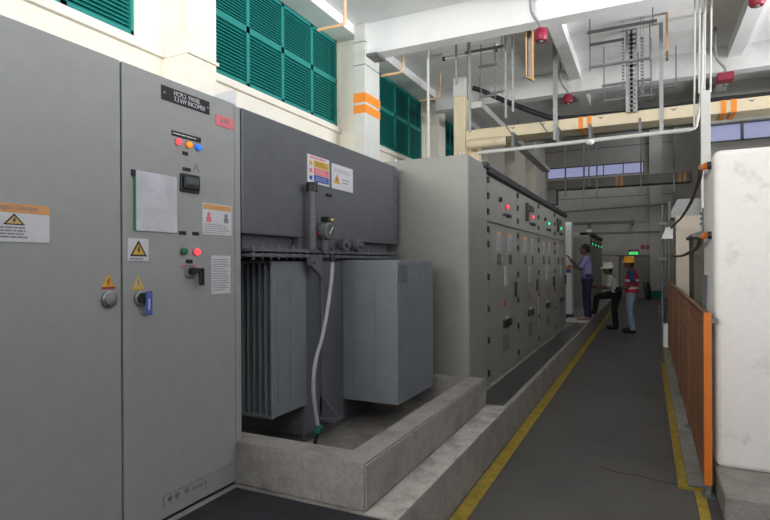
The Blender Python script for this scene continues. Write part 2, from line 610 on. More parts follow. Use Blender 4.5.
def warn_triangle(yc, z0, wd, ht, x, parent, face='paleyellow', edge='darkprint'):
    b = MB().prism([(x, yc - wd / 2, z0), (x, yc + wd / 2, z0), (x, yc, z0 + ht)], (.001, 0, 0))
    b.build('triangle_border', edge, parent)
    i = .17
    MB().prism([(x + .001, yc - wd / 2 * (1 - 1.7 * i), z0 + ht * i * .65), (x + .001, yc + wd / 2 * (1 - 1.7 * i), z0 + ht * i * .65), (x + .001, yc, z0 + ht * (1 - 1.25 * i))], (.0008, 0, 0)).build('triangle', face, parent)
    s = wd * .10
    q = [(0, .62), (-.09, .36), (-.01, .38), (-.05, .16), (.09, .42), (.01, .40), (.06, .62)]
    MB().prism([(x + .0018, yc + a * wd * 1.2, z0 + ht * c) for a, c in q], (.0008, 0, 0)).build('bolt_mark', 'darkprint', parent)


# big warning sheet on the left door
sg, a, b, c, d = plate(-12, 201, 49, 243, 'warning_sheet', 'paper', cabn)
hz = d - (d - c) * .24
MB().box(FX + .004, FX + .005, a, b, hz, d).build('header_band', 'orangelabel', sg)
text('Dangers / Dahangers', .026, (FX + .005, a + .015, hz + .012), 'greyprint', sg, squash=.72)
tm = X(13.5, 225)
warn_triangle(tm.y, c + (d - c) * .44, (b - a) * .36, (d - c) * .30, FX + .004, sg)
lines(a + (b - a) * .16, a + (b - a) * .66, c + .012, c + (d - c) * .41, 4, sg, FX + .0045)

# small warning triangles and knobs
for px, py, m1, nm in ((108, 282, 'yellow', 'yellow'), (138, 283, 'paleyellow', 'faded')):
    v = X(px, py)
    t = MB().prism([(FX, v.y - .036, v.z - .03), (FX, v.y + .036, v.z - .03), (FX, v.y, v.z + .038)], (.002, 0, 0)).build('warning_triangle', m1, cabn)
    q = [(0, .045), (-.006, .026), (0, .027), (-.003, .012), (.007, .029), (.001, .028), (.005, .045)]
    MB().prism([(FX + .002, v.y + a * 1.1, v.z - .03 + c) for a, c in q], (.001, 0, 0)).build('bolt_mark', 'red' if m1 == 'yellow' else 'greyprint', t)
    MB().box(FX + .002, FX + .003, v.y - .033, v.y + .033, v.z - .03, v.z - .021).build('caption_band', 'yellow' if nm == 'faded' else 'red', t)
for px, py, dd in ((108, 299.5, dl), (140, 298, dr)):
    v = X(px, py)
    k = MB().tube([(FX, v.y, v.z), (FX + .012, v.y, v.z), (FX + .014, v.y, v.z)], [.036, .036, .032], 24).build('knob', 'steel', dd, True)
    if dd == dr:
        MB().tube([(FX + .014, v.y, v.z), (FX + .022, v.y, v.z)], .024, 16).build('lock_core', 'black', dd, True)
    else:
        MB().tube([(FX + .014, v.y, v.z), (FX + .02, v.y, v.z), (FX + .022, v.y, v.z)], [.026, .024, .012], 20).build('knob_centre', 'steel', dd, True)
v = X(144.5, 303)
MB().box(FX + .027, FX + .031, v.y - .016, v.y + .016, v.z - .055, v.z + .055, .006).build('hanging_tag', 'bluetag', dr)
MB().box(FX + .031, FX + .032, v.y - .004, v.y + .004, v.z - .03, v.z + .02).build('tag_print', 'paper', dr)

# white square warning label
sg, a, b, c, d = plate(127.5, 238, 148, 261, 'warning_label', 'paper', cabn)
warn_triangle((a + b) / 2, c + (d - c) * .2, (b - a) * .84, (d - c) * .72, FX + .004, sg, 'yellow')
lines(a + .008, b - .008, c + .004, c + (d - c) * .16, 1, sg, FX + .0045)

# name plate
npl, a, b, c, d = plate(161, 84.5, 209, 115, 'name_plate', 'black', cabn)
pa, pb = X(160.5, 84), X(209.5, 114)
text('HCPL2  PANEL', .032, (FX + .0045, a + .075, c + (d - c) * .56), 'paper', npl, squash=.85)
text('3.3 kW INCOMER', .032, (FX + .0045, a + .075, c + (d - c) * .16), 'paper', npl, squash=.85)
for yv in (a + .015, b - .015):
    MB().cyl((FX + .004, yv, (c + d) / 2), (FX + .007, yv, (c + d) / 2), .006).build('rivet', 'steel', npl)

# pink tag
tg, a, b, c, d = plate(215.5, 114, 233.5, 130.5, 'red_tag', 'pink', cabn)
text('APR', .042, (FX + .0045, a + .03, c + .018), 'greyprint', tg)

# pilot lamps
strip_, a, b, c, d = plate(171.5, 130, 200.5, 143, 'lamp_legend_strip', 'black', cabn)
lines(a + .005, b - .005, c + .006, d - .006, 1, strip_, FX + .0045, 'paper', .2)
for px, py, m1 in ((177.5, 142, 'redlit'), (188, 145, 'orangelit'), (197.5, 147.5, 'bluelit')):
    v = X(px, py)
    bz = MB().tube([(FX, v.y, v.z), (FX + .006, v.y, v.z)], .019, 20).build('lamp_bezel', 'steel', cabn, True)
    MB().tube([(FX + .006, v.y, v.z), (FX + .016, v.y, v.z), (FX + .021, v.y, v.z)], [.016, .015, .008], 20).build('lens', m1, bz, True)
v = X(185, 153.5)
MB().box(FX, FX + .003, v.y - .018, v.y + .018, v.z - .009, v.z + .009).build('lamp_legend', 'black', cabn)
v = X(196, 167)
text('A', .065, (FX + .0005, v.y - .02, v.z - .025), 'greyprint', cabn, name='pen_mark')

# meter
v0, v1 = X(179.5, 173.5), X(199, 195)
mt = MB().box(FX, FX + .012, v0.y, v1.y - .006, v1.z + .004, v0.z + .004, .003).build('panel_meter', 'black', cabn)
MB().box(FX + .012, FX + .024, v0.y + .012, v1.y - .014, v1.z + .02, v0.z - .006, .004).build('meter_body', 'black', mt)
MB().box(FX + .024, FX + .025, v0.y + .02, v1.y - .026, v1.z + .045, v0.z - .014).build('display', 'screen', mt)
v = X(186.5, 169.5)
MB().box(FX, FX + .003, v.y - .026, v.y + .026, v.z - .009, v.z + .009).build('meter_legend', 'black', cabn)

# document sleeve and its green edge
sl, a, b, c, d = plate(134.5, 170, 176, 233, 'document_sleeve', 'plastic', cabn, th=.008)
MB().box(FX + .002, FX + .010, a - .008, a, c, d).build('green_binding', 'green', sl)
MB().box(FX, FX + .012, a - .018, a - .004, d - .03, d).build('clip', 'black', cabn)
# instruction notice with orange header
nt_, a, b, c, d = plate(202, 202.5, 231, 236, 'notice_sheet', 'paper', cabn)
MB().box(FX + .004, FX + .005, a + .004, b - .004, d - (d - c) * .19, d - .004).build('header_band', 'orangelabel', nt_)
for k, (fy, m1) in enumerate(((.2, 'pink'), (.8, 'greyprint'))):
    yy = a + (b - a) * fy
    zz = c + (d - c) * .5
    MB().box(FX + .004, FX + .005, yy - .017, yy + .017, zz - .015, zz + .012).prism([(FX + .004, yy + .013 * math.cos(q * PI / 5), zz + .024 + .013 * math.sin(q * PI / 5)) for q in range(10)], (.001, 0, 0)).build('pictogram', m1, nt_)
lines(a + .01, b - .01, c + .006, c + (d - c) * .36, 5, nt_, FX + .0045, 'greyprint', .14)
# legends, push buttons
for px in (182.5, 195.5):
    v = X(px, 233 + (px - 182) * .05)
    MB().box(FX, FX + .003, v.y - .022, v.y + .022, v.z - .009, v.z + .009).build('button_legend', 'black', cabn)
for px, py, m1 in ((183, 251.5, 'greendim'), (195.5, 252, 'redlit')):
    v = X(px, py)
    bz = MB().tube([(FX, v.y, v.z), (FX + .008, v.y, v.z)], .021, 20).build('button_bezel', 'steel', cabn, True)
    MB().tube([(FX + .008, v.y, v.z), (FX + .018, v.y, v.z), (FX + .02, v.y, v.z)], [.017, .017, .013], 20).build('button_cap', m1, bz, True)
v = X(189, 261.5)
MB().box(FX, FX + .003, v.y - .022, v.y + .022, v.z - .01, v.z + .01).build('switch_legend', 'black', cabn)
v = X(189, 271)
hb = MB().box(FX, FX + .012, v.y - .03, v.y + .03, v.z - .034, v.z + .034, .006).build('isolator_switch', 'greyprint', cabn)
MB().tube([(FX + .012, v.y, v.z), (FX + .04, v.y, v.z)], .018, 14).build('spindle', 'black', hb)
MB().box(FX + .03, FX + .05, v.y - .012, v.y + .058, v.z - .012, v.z + .016, .006).box(FX + .03, FX + .05, v.y + .03, v.y + .06, v.z - .075, v.z + .014, .006).build('handle', 'black', hb)
for s in (-.045, .045):
    MB().cyl((FX, v.y + s, v.z + .022), (FX + .003, v.y + s, v.z + .022), .008).build('position_dot', 'pink', cabn)
# typed list
ls_, a, b, c, d = plate(211, 255.5, 230, 293, 'typed_list', 'paper', cabn)
lines(a + .01, b - .01, c + .015, d - .015, 14, ls_, FX + .0045, 'greyprint', .16)
# maker's plates low on the door
va, vb = X(164, 498), X(213, 478)
mp_ = MB().box(FX, FX + .002, va.y, vb.y, .378, .436).build('low_label', 'cab', cabn)
MB().box(FX, FX + .0015, va.y - .004, vb.y + .004, .375, .439).build('label_border', 'steel', mp_)
q = MB()
for o_, w_ in ((.02, .03), (.065, .03), (.125, .035)):
    q.box(FX + .002, FX + .003, va.y + o_, va.y + o_ + w_, .405, .425).box(FX + .002, FX + .003, va.y + o_ + w_ * .4, va.y + o_ + w_ * .6, .392, .43)
n_ = int((vb.y - va.y - .2) / .027)
for k in range(n_):
    q.box(FX + .002, FX + .003, va.y + .18 + k * .027, va.y + .198 + k * .027, .398, .416)
q.build('print', 'greyprint', mp_)
va, vb = X(219, 474), X(231, 470)
tpl = MB().box(FX, FX + .003, va.y - .01, vb.y + .02, .36, .44).build('rating_plate', 'cab', cabn)
MB().box(FX + .003, FX + .004, va.y - .01, vb.y + .02, .435, .443).build('plate_edge', 'galv', tpl)
# lifting eye / white corner bracket on the roof
MB().box(-2.25, -2.105, 2.24, 2.40, CT, CT + .012).prism([(-2.115, 2.22, CT), (-2.115, 2.42, CT), (-2.115, 2.42, CT + .085), (-2.115, 2.40, CT + .085)], (.006, 0, 0)).build('roof_bracket', 'white', cabn)

# black mat
tag(MB().box(-2.06, -1.10, .3, 2.345, PL, PL + .008, .003).build('rubber_mat', 'rubber'), 'black rubber mat on the plinth in front of the foreground cabinet', 'mat')
tag(MB().box(-1.41, -1.13, 4.70, 11.6, PL, PL + .006, .002).build('insulating_mat', 'swcap'), 'long dark insulating mat along the foot of the switchgear row', 'mat')
bpy.data.objects['insulating_mat'].data.materials[0] = mat('dark glossy mat', (.05, .05, .05), .28, var=.25, scale=3, spec=.5)

# ================================================================== TRANSFORMER
tr = thing('transformer', 'dark grey oil transformer with finned radiators standing in the concrete kerbed pit', 'transformer', (-2.6, 3.6, PL + .006))
PB = PL + .006
EX = -2.10
tk = MB()
tk.box(-3.0, -2.12, 3.10, 4.36, PB + .05, 1.60, .012).box(-2.98, -2.14, 3.12, 4.34, PB, PB + .06)
tk.box(-2.13, -2.095, 3.30, 3.598, PB + .08, 1.58, .01)
tk.build('tank', 'tr', tr)
MB().prism([(-2.12, 3.30, PB + .30), (-1.98, 3.30, PB + .17), (-1.98, 3.30, PB + .15), (-2.12, 3.30, PB + .15)], (0, .02, 0)).box(-2.12, -1.96, 3.24, 3.36, PB + .13, PB + .15).build('jacking_lug', 'tr', tr)
lid = MB().box(-3.05, -2.06, 2.50, 4.56, 1.632, 1.655, .003).box(-3.05, -2.06, 2.50, 4.56, 1.60, 1.622, .003).build('lid_flange', 'trlid', tr)
for k in range(26):
    y = 2.53 + k * .08
    MB().cyl((-2.083, y, 1.585), (-2.083, y, 1.675), .008, 8).build('bolt', 'trlid', lid)
# end radiator (fins seen edge on, next to the cabinet)
r1 = MB()
for k in range(16):
    x = -2.105 - k * .046
    r1.box(x - .017, x, 2.73, 3.11, .59, 1.575, .004)
r1.box(-2.85, -2.112, 3.06, 3.105, .60, 1.53)
r1.box(-2.83, -2.104, 2.726, 2.742, .588, .606).box(-2.83, -2.104, 2.726, 2.742, 1.56, 1.578)
r1.build('radiator', 'trfin', tr)
rb = MB()
for y in (2.80, 2.93):
    rb.box(-2.106, -2.099, y - .012, y + .012, .68, 1.45, .003)
rb.build('fin_rib', 'trfin', tr)
# front radiator (fins stacked along the aisle)
r2 = MB()
for k in range(23):
    y = 3.60 + k * .0318
    r2.box(-2.12, -1.64, y, y + .021, .52, 1.585, .004)
r2.box(-2.12, -1.70, 3.61, 4.30, .56, 1.53)
for z in (.53, 1.575):
    r2.box(-1.66, -1.643, 3.602, 4.318, z - .008, z + .008)
r2.build('radiator', 'trfin', tr)
rb = MB()
for x in (-2.02, -1.84):
    rb.box(x - .012, x + .012, 3.592, 3.60, .64, 1.44, .003)
rb.build('fin_rib', 'trfin', tr)
v = P(402, 275, 'X', -1.64)
MB().box(-1.64, -1.632, 3.63, 3.76, 1.42, 1.55, .003).build('rating_plate', 'trlid', tr)
# upper cable box
eb = MB()
eb.box(-3.2, EX, 2.455, 4.60, 1.735, 2.462, .008)
eb.box(-3.1, EX - .004, 3.02, 3.93, 1.655, 1.74)
eb.build('cable_box', 'tr', tr)
MB().box(-3.1, -2.16, 2.52, 4.5, 1.65, 1.74).build('cable_box_throat', 'trlid', tr)
fb = MB()
fb.box(EX, EX + .006, 4.535, 4.60, 1.74, CT - .02)
for k in range(6):
    fb.tube([(EX + .006, 4.567, 1.80 + k * .11), (EX + .016, 4.567, 1.80 + k * .11)], .012, 8)
fb.build('bolted_edge', 'tr', tr)
sb1, a, b, c, d = plate(307, 153.5, 329, 187, 'safety_board', 'paper', tr, x=EX)
hgt = d - c
for k, m1 in enumerate(('yellow', 'pink', 'blue')):
    z1 = d - hgt * (.16 + .265 * k)
    MB().box(EX + .004, EX + .005, a + (b - a) * .28, b - .01, z1 - hgt * .245, z1).build('colour_field', m1, sb1)
    MB().box(EX + .004, EX + .005, a + (b - a) * .08, a + (b - a) * .2, z1 - hgt * .2, z1 - hgt * .06).build('symbol', m1, sb1)
    lines(a + (b - a) * .34, b - .03, z1 - hgt * .21, z1 - hgt * .04, 3, sb1, EX + .0055, 'darkprint' if k == 0 else 'paper', .12)
lines(a + .03, b - .03, d - hgt * .13, d - hgt * .03, 1, sb1, EX + .0045, 'pink', .3)
sb2, a, b, c, d = plate(331.5, 163, 352.5, 193, 'safety_board', 'paper', tr, x=EX)
warn_triangle(a + (b - a) * .22, c + (d - c) * .22, (b - a) * .3, (d - c) * .4, EX + .004, sb2, 'yellow', 'orangelabel')
lines(a + (b - a) * .08, b - .04, c + (d - c) * .66, d - .03, 2, sb2, EX + .0045, 'greyprint', .12)
lines(a + (b - a) * .48, b - .05, c + (d - c) * .25, c + (d - c) * .5, 2, sb2, EX + .0045, 'greyprint', .14)
v = X(328, 195, EX)
MB().box(EX, EX + .02, v.y - .03, v.y + .03, v.z - .008, v.z + .008, .003).build('latch', 'black', tr)
# filler pipe with black cap
v0 = X(312, 187, -2.04)
MB().tube([(-2.04, v0.y, 1.66), (-2.04, v0.y, v0.z - .02)], .028, 16).build('filler_pipe', 'tr', tr, True)
MB().tube([(-2.04, v0.y, v0.z - .03), (-2.04, v0.y, v0.z + .03)], .04, 16).build('pipe_cap', 'black', tr, True)
# gauge
v = X(329, 231, -2.0)
g = MB().tube([(-2.06, v.y, v.z), (-1.99, v.y, v.z), (-1.985, v.y, v.z)], [.062, .062, .056], 28).build('oil_gauge', 'galvdark', tr, True)
MB().tube([(-1.985, v.y, v.z), (-1.983, v.y, v.z)], .05, 28).build('dial', 'screen', g)
MB().bar((-1.982, v.y - .02, v.z - .02), (-1.982, v.y + .025, v.z + .03), .004, .006).build('needle', 'paper', g)
MB().box(-2.05, -1.985, v.y - .03, v.y + .045, v.z + .062, v.z + .10, .006).build('terminal_box', 'black', g)
MB().box(-1.986, -1.982, v.y + .0, v.y + .035, v.z + .07, v.z + .09).build('gauge_label', 'paleyellow', g)
MB().tube([(-2.04, v.y, 1.65), (-2.04, v.y, v.z - .04)], .025, 14).build('gauge_neck', 'trlid', tr, True)
MB().tube([(-2.05, v.y - .085, v.z - .02), (-2.03, v.y - .085, v.z - .02)], .010, 12).build('drain_plug', 'red', tr)
for px in (345, 359):
    v = X(px, 244, -2.04)
    MB().tube([(-2.07, v.y, 1.70), (-2.03, v.y, 1.70)], .045, 20).tube([(-2.09, v.y, 1.70), (-2.0, v.y, 1.70)], .02, 12).build('valve_wheel', 'trlid', tr, True)
# lifting lug below the lid
v = X(313, 262, -2.05)
MB().prism([(-2.06, v.y - .055, 1.60), (-2.06, v.y + .085, 1.60), (-2.06, v.y + .085, 1.47), (-2.06, v.y - .055, 1.55)], (.03, 0, 0)).build('lifting_lug', 'trlid', tr)
MB().cyl((-2.045, v.y - .015, 1.565), (-2.028, v.y - .015, 1.565), .012).build('lug_hole', 'black', tr)
# grey conduit hose hanging down to the drain valve
hp = [(332.5, 262), (332, 272), (330, 292), (326, 318), (321.5, 340), (317, 355), (314, 372), (313.5, 392), (315.5, 412), (317.5, 425)]
pts = [X(px, py, -2.0) for px, py in hp]
sm = []
for i in range(len(pts) - 1):
    p0, p1, p2, p3 = pts[max(i - 1, 0)], pts[i], pts[i + 1], pts[min(i + 2, len(pts) - 1)]
    for k in range(5):
        t = k / 5
        sm.append(.5 * ((2 * p1) + (p2 - p0) * t + (2 * p0 - 5 * p1 + 4 * p2 - p3) * t * t + (3 * p1 - p0 - 3 * p2 + p3) * t ** 3))
sm.append(pts[-1])
hs = MB().tube(sm, .0135, 12).build('hose', 'hose', tr, True)
e = pts[-1]
MB().tube([e, e - Vector((0, 0, .05))], .022, 12).tube([e - Vector((0, 0, .03)), e + Vector((0, .06, -.03))], .012, 10).build('hose_valve', 'greenbase', hs)
MB().tube([e - Vector((0, 0, .05)), (e.x - .03, e.y, PB)], .012, 10).build('drain_tail', 'black', hs)
MB().tube([pts[0], pts[0] + Vector((0, 0, .06))], .021, 12).build('hose_gland', 'black', hs)

# ================================================================== SWITCHGEAR ROW
SX, SZ, SB = -1.44, 2.52, -2.95


def cubicle(y0, y1, label, lamp, lampoff, meter):
    t = thing('switchgear_cubicle', label, 'switchgear', ((SX + SB) / 2, (y0 + y1) / 2, PL), 'switchgear cubicles of the near row')
    g_ = .004
    MB().box(SB, SX - .024, y0 + g_, y1 - g_, PL, SZ, .003).build('housing', 'sw', t)
    ud = MB().box(SX - .024, SX, y0 + .02, y1 - .01, 1.985, SZ - .075, .006).build('door', 'sw', t)
    ld = MB().box(SX - .024, SX, y0 + .02, y1 - .01, PL + .05, 1.955, .006).build('door', 'sw', t)
    MB().box(SX - .3, SX + .035, y0, y1, SZ - .055, SZ + .015, .01).build('cap_rail', 'swcap', t)
    for z in (2.08, 2.24, 2.40):
        MB().box(SX, SX + .016, y0 + .012, y0 + .06, z - .032, z + .032, .004).build('hinge', 'black', ud)
    for z in (.45, .78, 1.10, 1.42, 1.75, 1.90):
        MB().box(SX, SX + .016, y0 + .012, y0 + .06, z - .032, z + .032, .004).build('hinge', 'black', ld)
    yl = y0 + lampoff
    bz = MB().tube([(SX, yl, 2.20), (SX + .01, yl, 2.20)], .028, 16).build('lamp_bezel', 'black', t, True)
    MB().tube([(SX + .01, yl, 2.20), (SX + .03, yl, 2.20), (SX + .038, yl, 2.20)], [.024, .022, .01], 16).build('lens', lamp, bz, True)
    for dy, dz, r in ((-.30, .05, .026), (-.16, -.10, .018), (.0, -.10, .02), (.07, -.10, .02), (.14, -.1, .018)):
        k = MB().tube([(SX, yl + dy, 2.20 + dz), (SX + .02, yl + dy, 2.20 + dz)], r, 14).build('selector_switch', 'black' if r > .018 else 'galvdark', t, True)
        MB().box(SX + .02, SX + .032, yl + dy - .006, yl + dy + .006, 2.20 + dz - r, 2.20 + dz + r).build('switch_grip', 'black', k)
    if meter:
        m_ = MB().box(SX, SX + .03, yl - .42, yl - .30, 2.12, 2.36, .006).build('protection_relay', 'black', t)
        MB().box(SX + .03, SX + .031, yl - .40, yl - .32, 2.25, 2.34).build('display', 'screen', m_)
        for k in range(3):
            q = MB().box(SX, SX + .02, yl - .20 + k * .11, yl - .12 + k * .11, 2.27, 2.35, .004).build('panel_meter', 'black', t)
            MB().box(SX + .02, SX + .021, yl - .19 + k * .11, yl - .13 + k * .11, 2.28, 2.34).build('dial', 'screen', q)
    ym = y0 + .1
    for k, dy in enumerate((.28, .82)):
        l_ = MB().box(SX, SX + .003, ym + dy, ym + dy + .2, 1.70, 1.90).build('document_label', 'dimpaper', t)
        lines(ym + dy + .02, ym + dy + .18, 1.72, 1.86, 6, l_, SX + .0035, 'greyprint', .15)
        MB().box(SX + .003, SX + .004, ym + dy, ym + dy + .2, 1.875, 1.90).build('label_band', 'orangelabel', l_)
        MB().box(SX, SX + .006, ym + dy + .02, ym + dy + .18, 1.545, 1.66, .002).build('viewing_window', 'screen', t)
    MB().box(SX, SX + .012, ym + .60, ym + .72, 1.30, 1.52, .004).build('white_strip_label', 'dimpaper', t)
    MB().box(SX, SX + .004, ym + .62, ym + .71, 1.07, 1.14).build('red_label', 'red', t)
    for k in range(3):
        MB().box(SX, SX + .025, ym + .55 + k * .13, ym + .65 + k * .13, .84, .92, .004).build('interlock_block', 'black', t)
    MB().box(SX, SX + .01, ym + .72, ym + .76, .93, .96).build('yellow_key', 'paper', t)
    vt = MB()
    for k in range(7):
        vt.box(SX, SX + .005, ym + .56, ym + .86, .575 + k * .025, .588 + k * .025)
    vt.build('vent_slots', 'galvdark', t).name = 'vent'
    MB().box(SX + .001, SX + .03, y1 - .15, y1 - .11, 1.15, 1.33, .006).build('door_handle', 'black', t)
    return t


es = thing('switchgear_end_section', 'blank grey end section of the switchgear row, nearest the transformer', 'switchgear', ((SX + SB) / 2, 5.0, PL))
MB().box(SB, SX, 4.70, 5.33, PL, SZ + .02, .004).build('housing', 'sw', es)
MB().box(SX - .002, SX + .004, 4.72, 5.315, PL + .06, SZ - .01, .003).build('front_plate', 'sw', es)
MB().box(SX - .3, SX + .035, 5.20, 5.33, SZ - .02, SZ + .035, .006).build('cap_end', 'swcap', es)
q = MB()
for z in (.9, 1.5, 2.1):
    q.cyl((SX + .004, 4.76, z), (SX + .009, 4.76, z), .008, 8)
q.build('screw_line', 'steel', es)
q = MB()
for x in (-2.8, -2.2, -1.55):
    q.tube([(x, 4.8, SZ + .02), (x, 4.8, SZ + .05)], .02, 8)
q.build('lifting_eye', 'steel', es)
yb_ = (5.33, 6.73, 8.16, 9.72, 11.2)
cubicle(yb_[0], yb_[1], 'first switchgear cubicle beside the blank end section, one red lamp lit', 'redlit', .82, False)
cubicle(yb_[1], yb_[2], 'second switchgear cubicle with a black relay and meters above its red lamp', 'redlit', .95, True)
cubicle(yb_[2], yb_[3], 'third switchgear cubicle of the row, green lamp lit and no meters', 'greenlit', .89, False)
cubicle(yb_[3], yb_[4], 'farthest switchgear cubicle of the near row, green lamp lit beside a relay', 'greenlit', .72, True)

# second row of switchgear, far off
for k in range(4):
    y0 = 16.3 + k * 1.12
    lab = ('far grey cubicle with a broad bare side, just behind the violet shirted person', 'second cubicle of the far row behind the white cabinet', 'third cubicle of the far row behind the white cabinet', 'last cubicle of the far row, nearest the back wall')[k]
    t = thing('switchgear_cubicle', lab, 'switchgear', (-2.0, y0 + .55, PL), 'switchgear cubicles of the far row')
    MB().box(-2.7, -1.464, y0, y0 + 1.115, PL, 2.42, .004).build('housing', 'sw', t)
    MB().box(-1.464, -1.44, y0 + .015, y0 + 1.10, 1.9, 2.34, .004).build('door', 'sw', t)
    MB().box(-1.464, -1.44, y0 + .015, y0 + 1.10, PL + .05, 1.88, .004).build('door', 'sw', t)
    MB().box(-1.7, -1.40, y0, y0 + 1.115, 2.36, 2.44).build('cap_rail', 'swcap', t)
    MB().cyl((-1.44, y0 + .6, 2.12), (-1.41, y0 + .6, 2.12), .03).build('lamp', 'greenlit', t)
    MB().box(-1.44, -1.42, y0 + .25, y0 + .45, 2.05, 2.25).build('panel_meter', 'black', t)
# white slim cabinet the left person works at
wc = thing('white_cabinet', 'tall slim white cabinet end at the far end of the near switchgear row', 'cabinet', (-1.9, 13.2, PL))
MB().box(-2.3, -1.54, 12.98, 13.4, PL + .08, 2.50, .006).build('housing', 'white', wc)
MB().box(-2.28, -1.56, 13.0, 13.38, PL, PL + .08).build('base', 'black', wc)
MB().box(-1.66, -1.56, 12.976, 12.98, 1.42, 1.50).build('orange_sticker', 'orange', wc)
MB().box(-1.66, -1.56, 12.976, 12.98, 1.34, 1.42).build('blue_sticker', 'blue', wc)
tag(MB().box(-1.62, -1.12, 12.1, 13.0, PL, PL + .012, .003).build('white_board', 'paper'), 'white board lying on the plinth under the violet shirted person', 'board')


# ================================================================== PEOPLE
def skinned(verts, edges, root):
    """one continuous surface grown on a joint skeleton; verts: name -> (pos, radius)"""
    names = list(verts)
    me = bpy.data.meshes.new('sk')
    me.from_pydata([verts[n][0] for n in names], [(names.index(a), names.index(b)) for a, b in edges], [])
    o = bpy.data.objects.new('sk', me)
    COL.objects.link(o)
    o.modifiers.new('s', 'SKIN').use_smooth_shade = True
    for i, n in enumerate(names):
        sv = me.skin_vertices[0].data[i]
        r = verts[n][1]
        sv.radius = (r, r)
        sv.use_root = (n == root)
    ss = o.modifiers.new('u', 'SUBSURF')
    ss.levels = ss.render_levels = 1
    dg = bpy.context.evaluated_depsgraph_get()
    out = bpy.data.meshes.new_from_object(o.evaluated_get(dg))
    bpy.data.objects.remove(o)
    return out


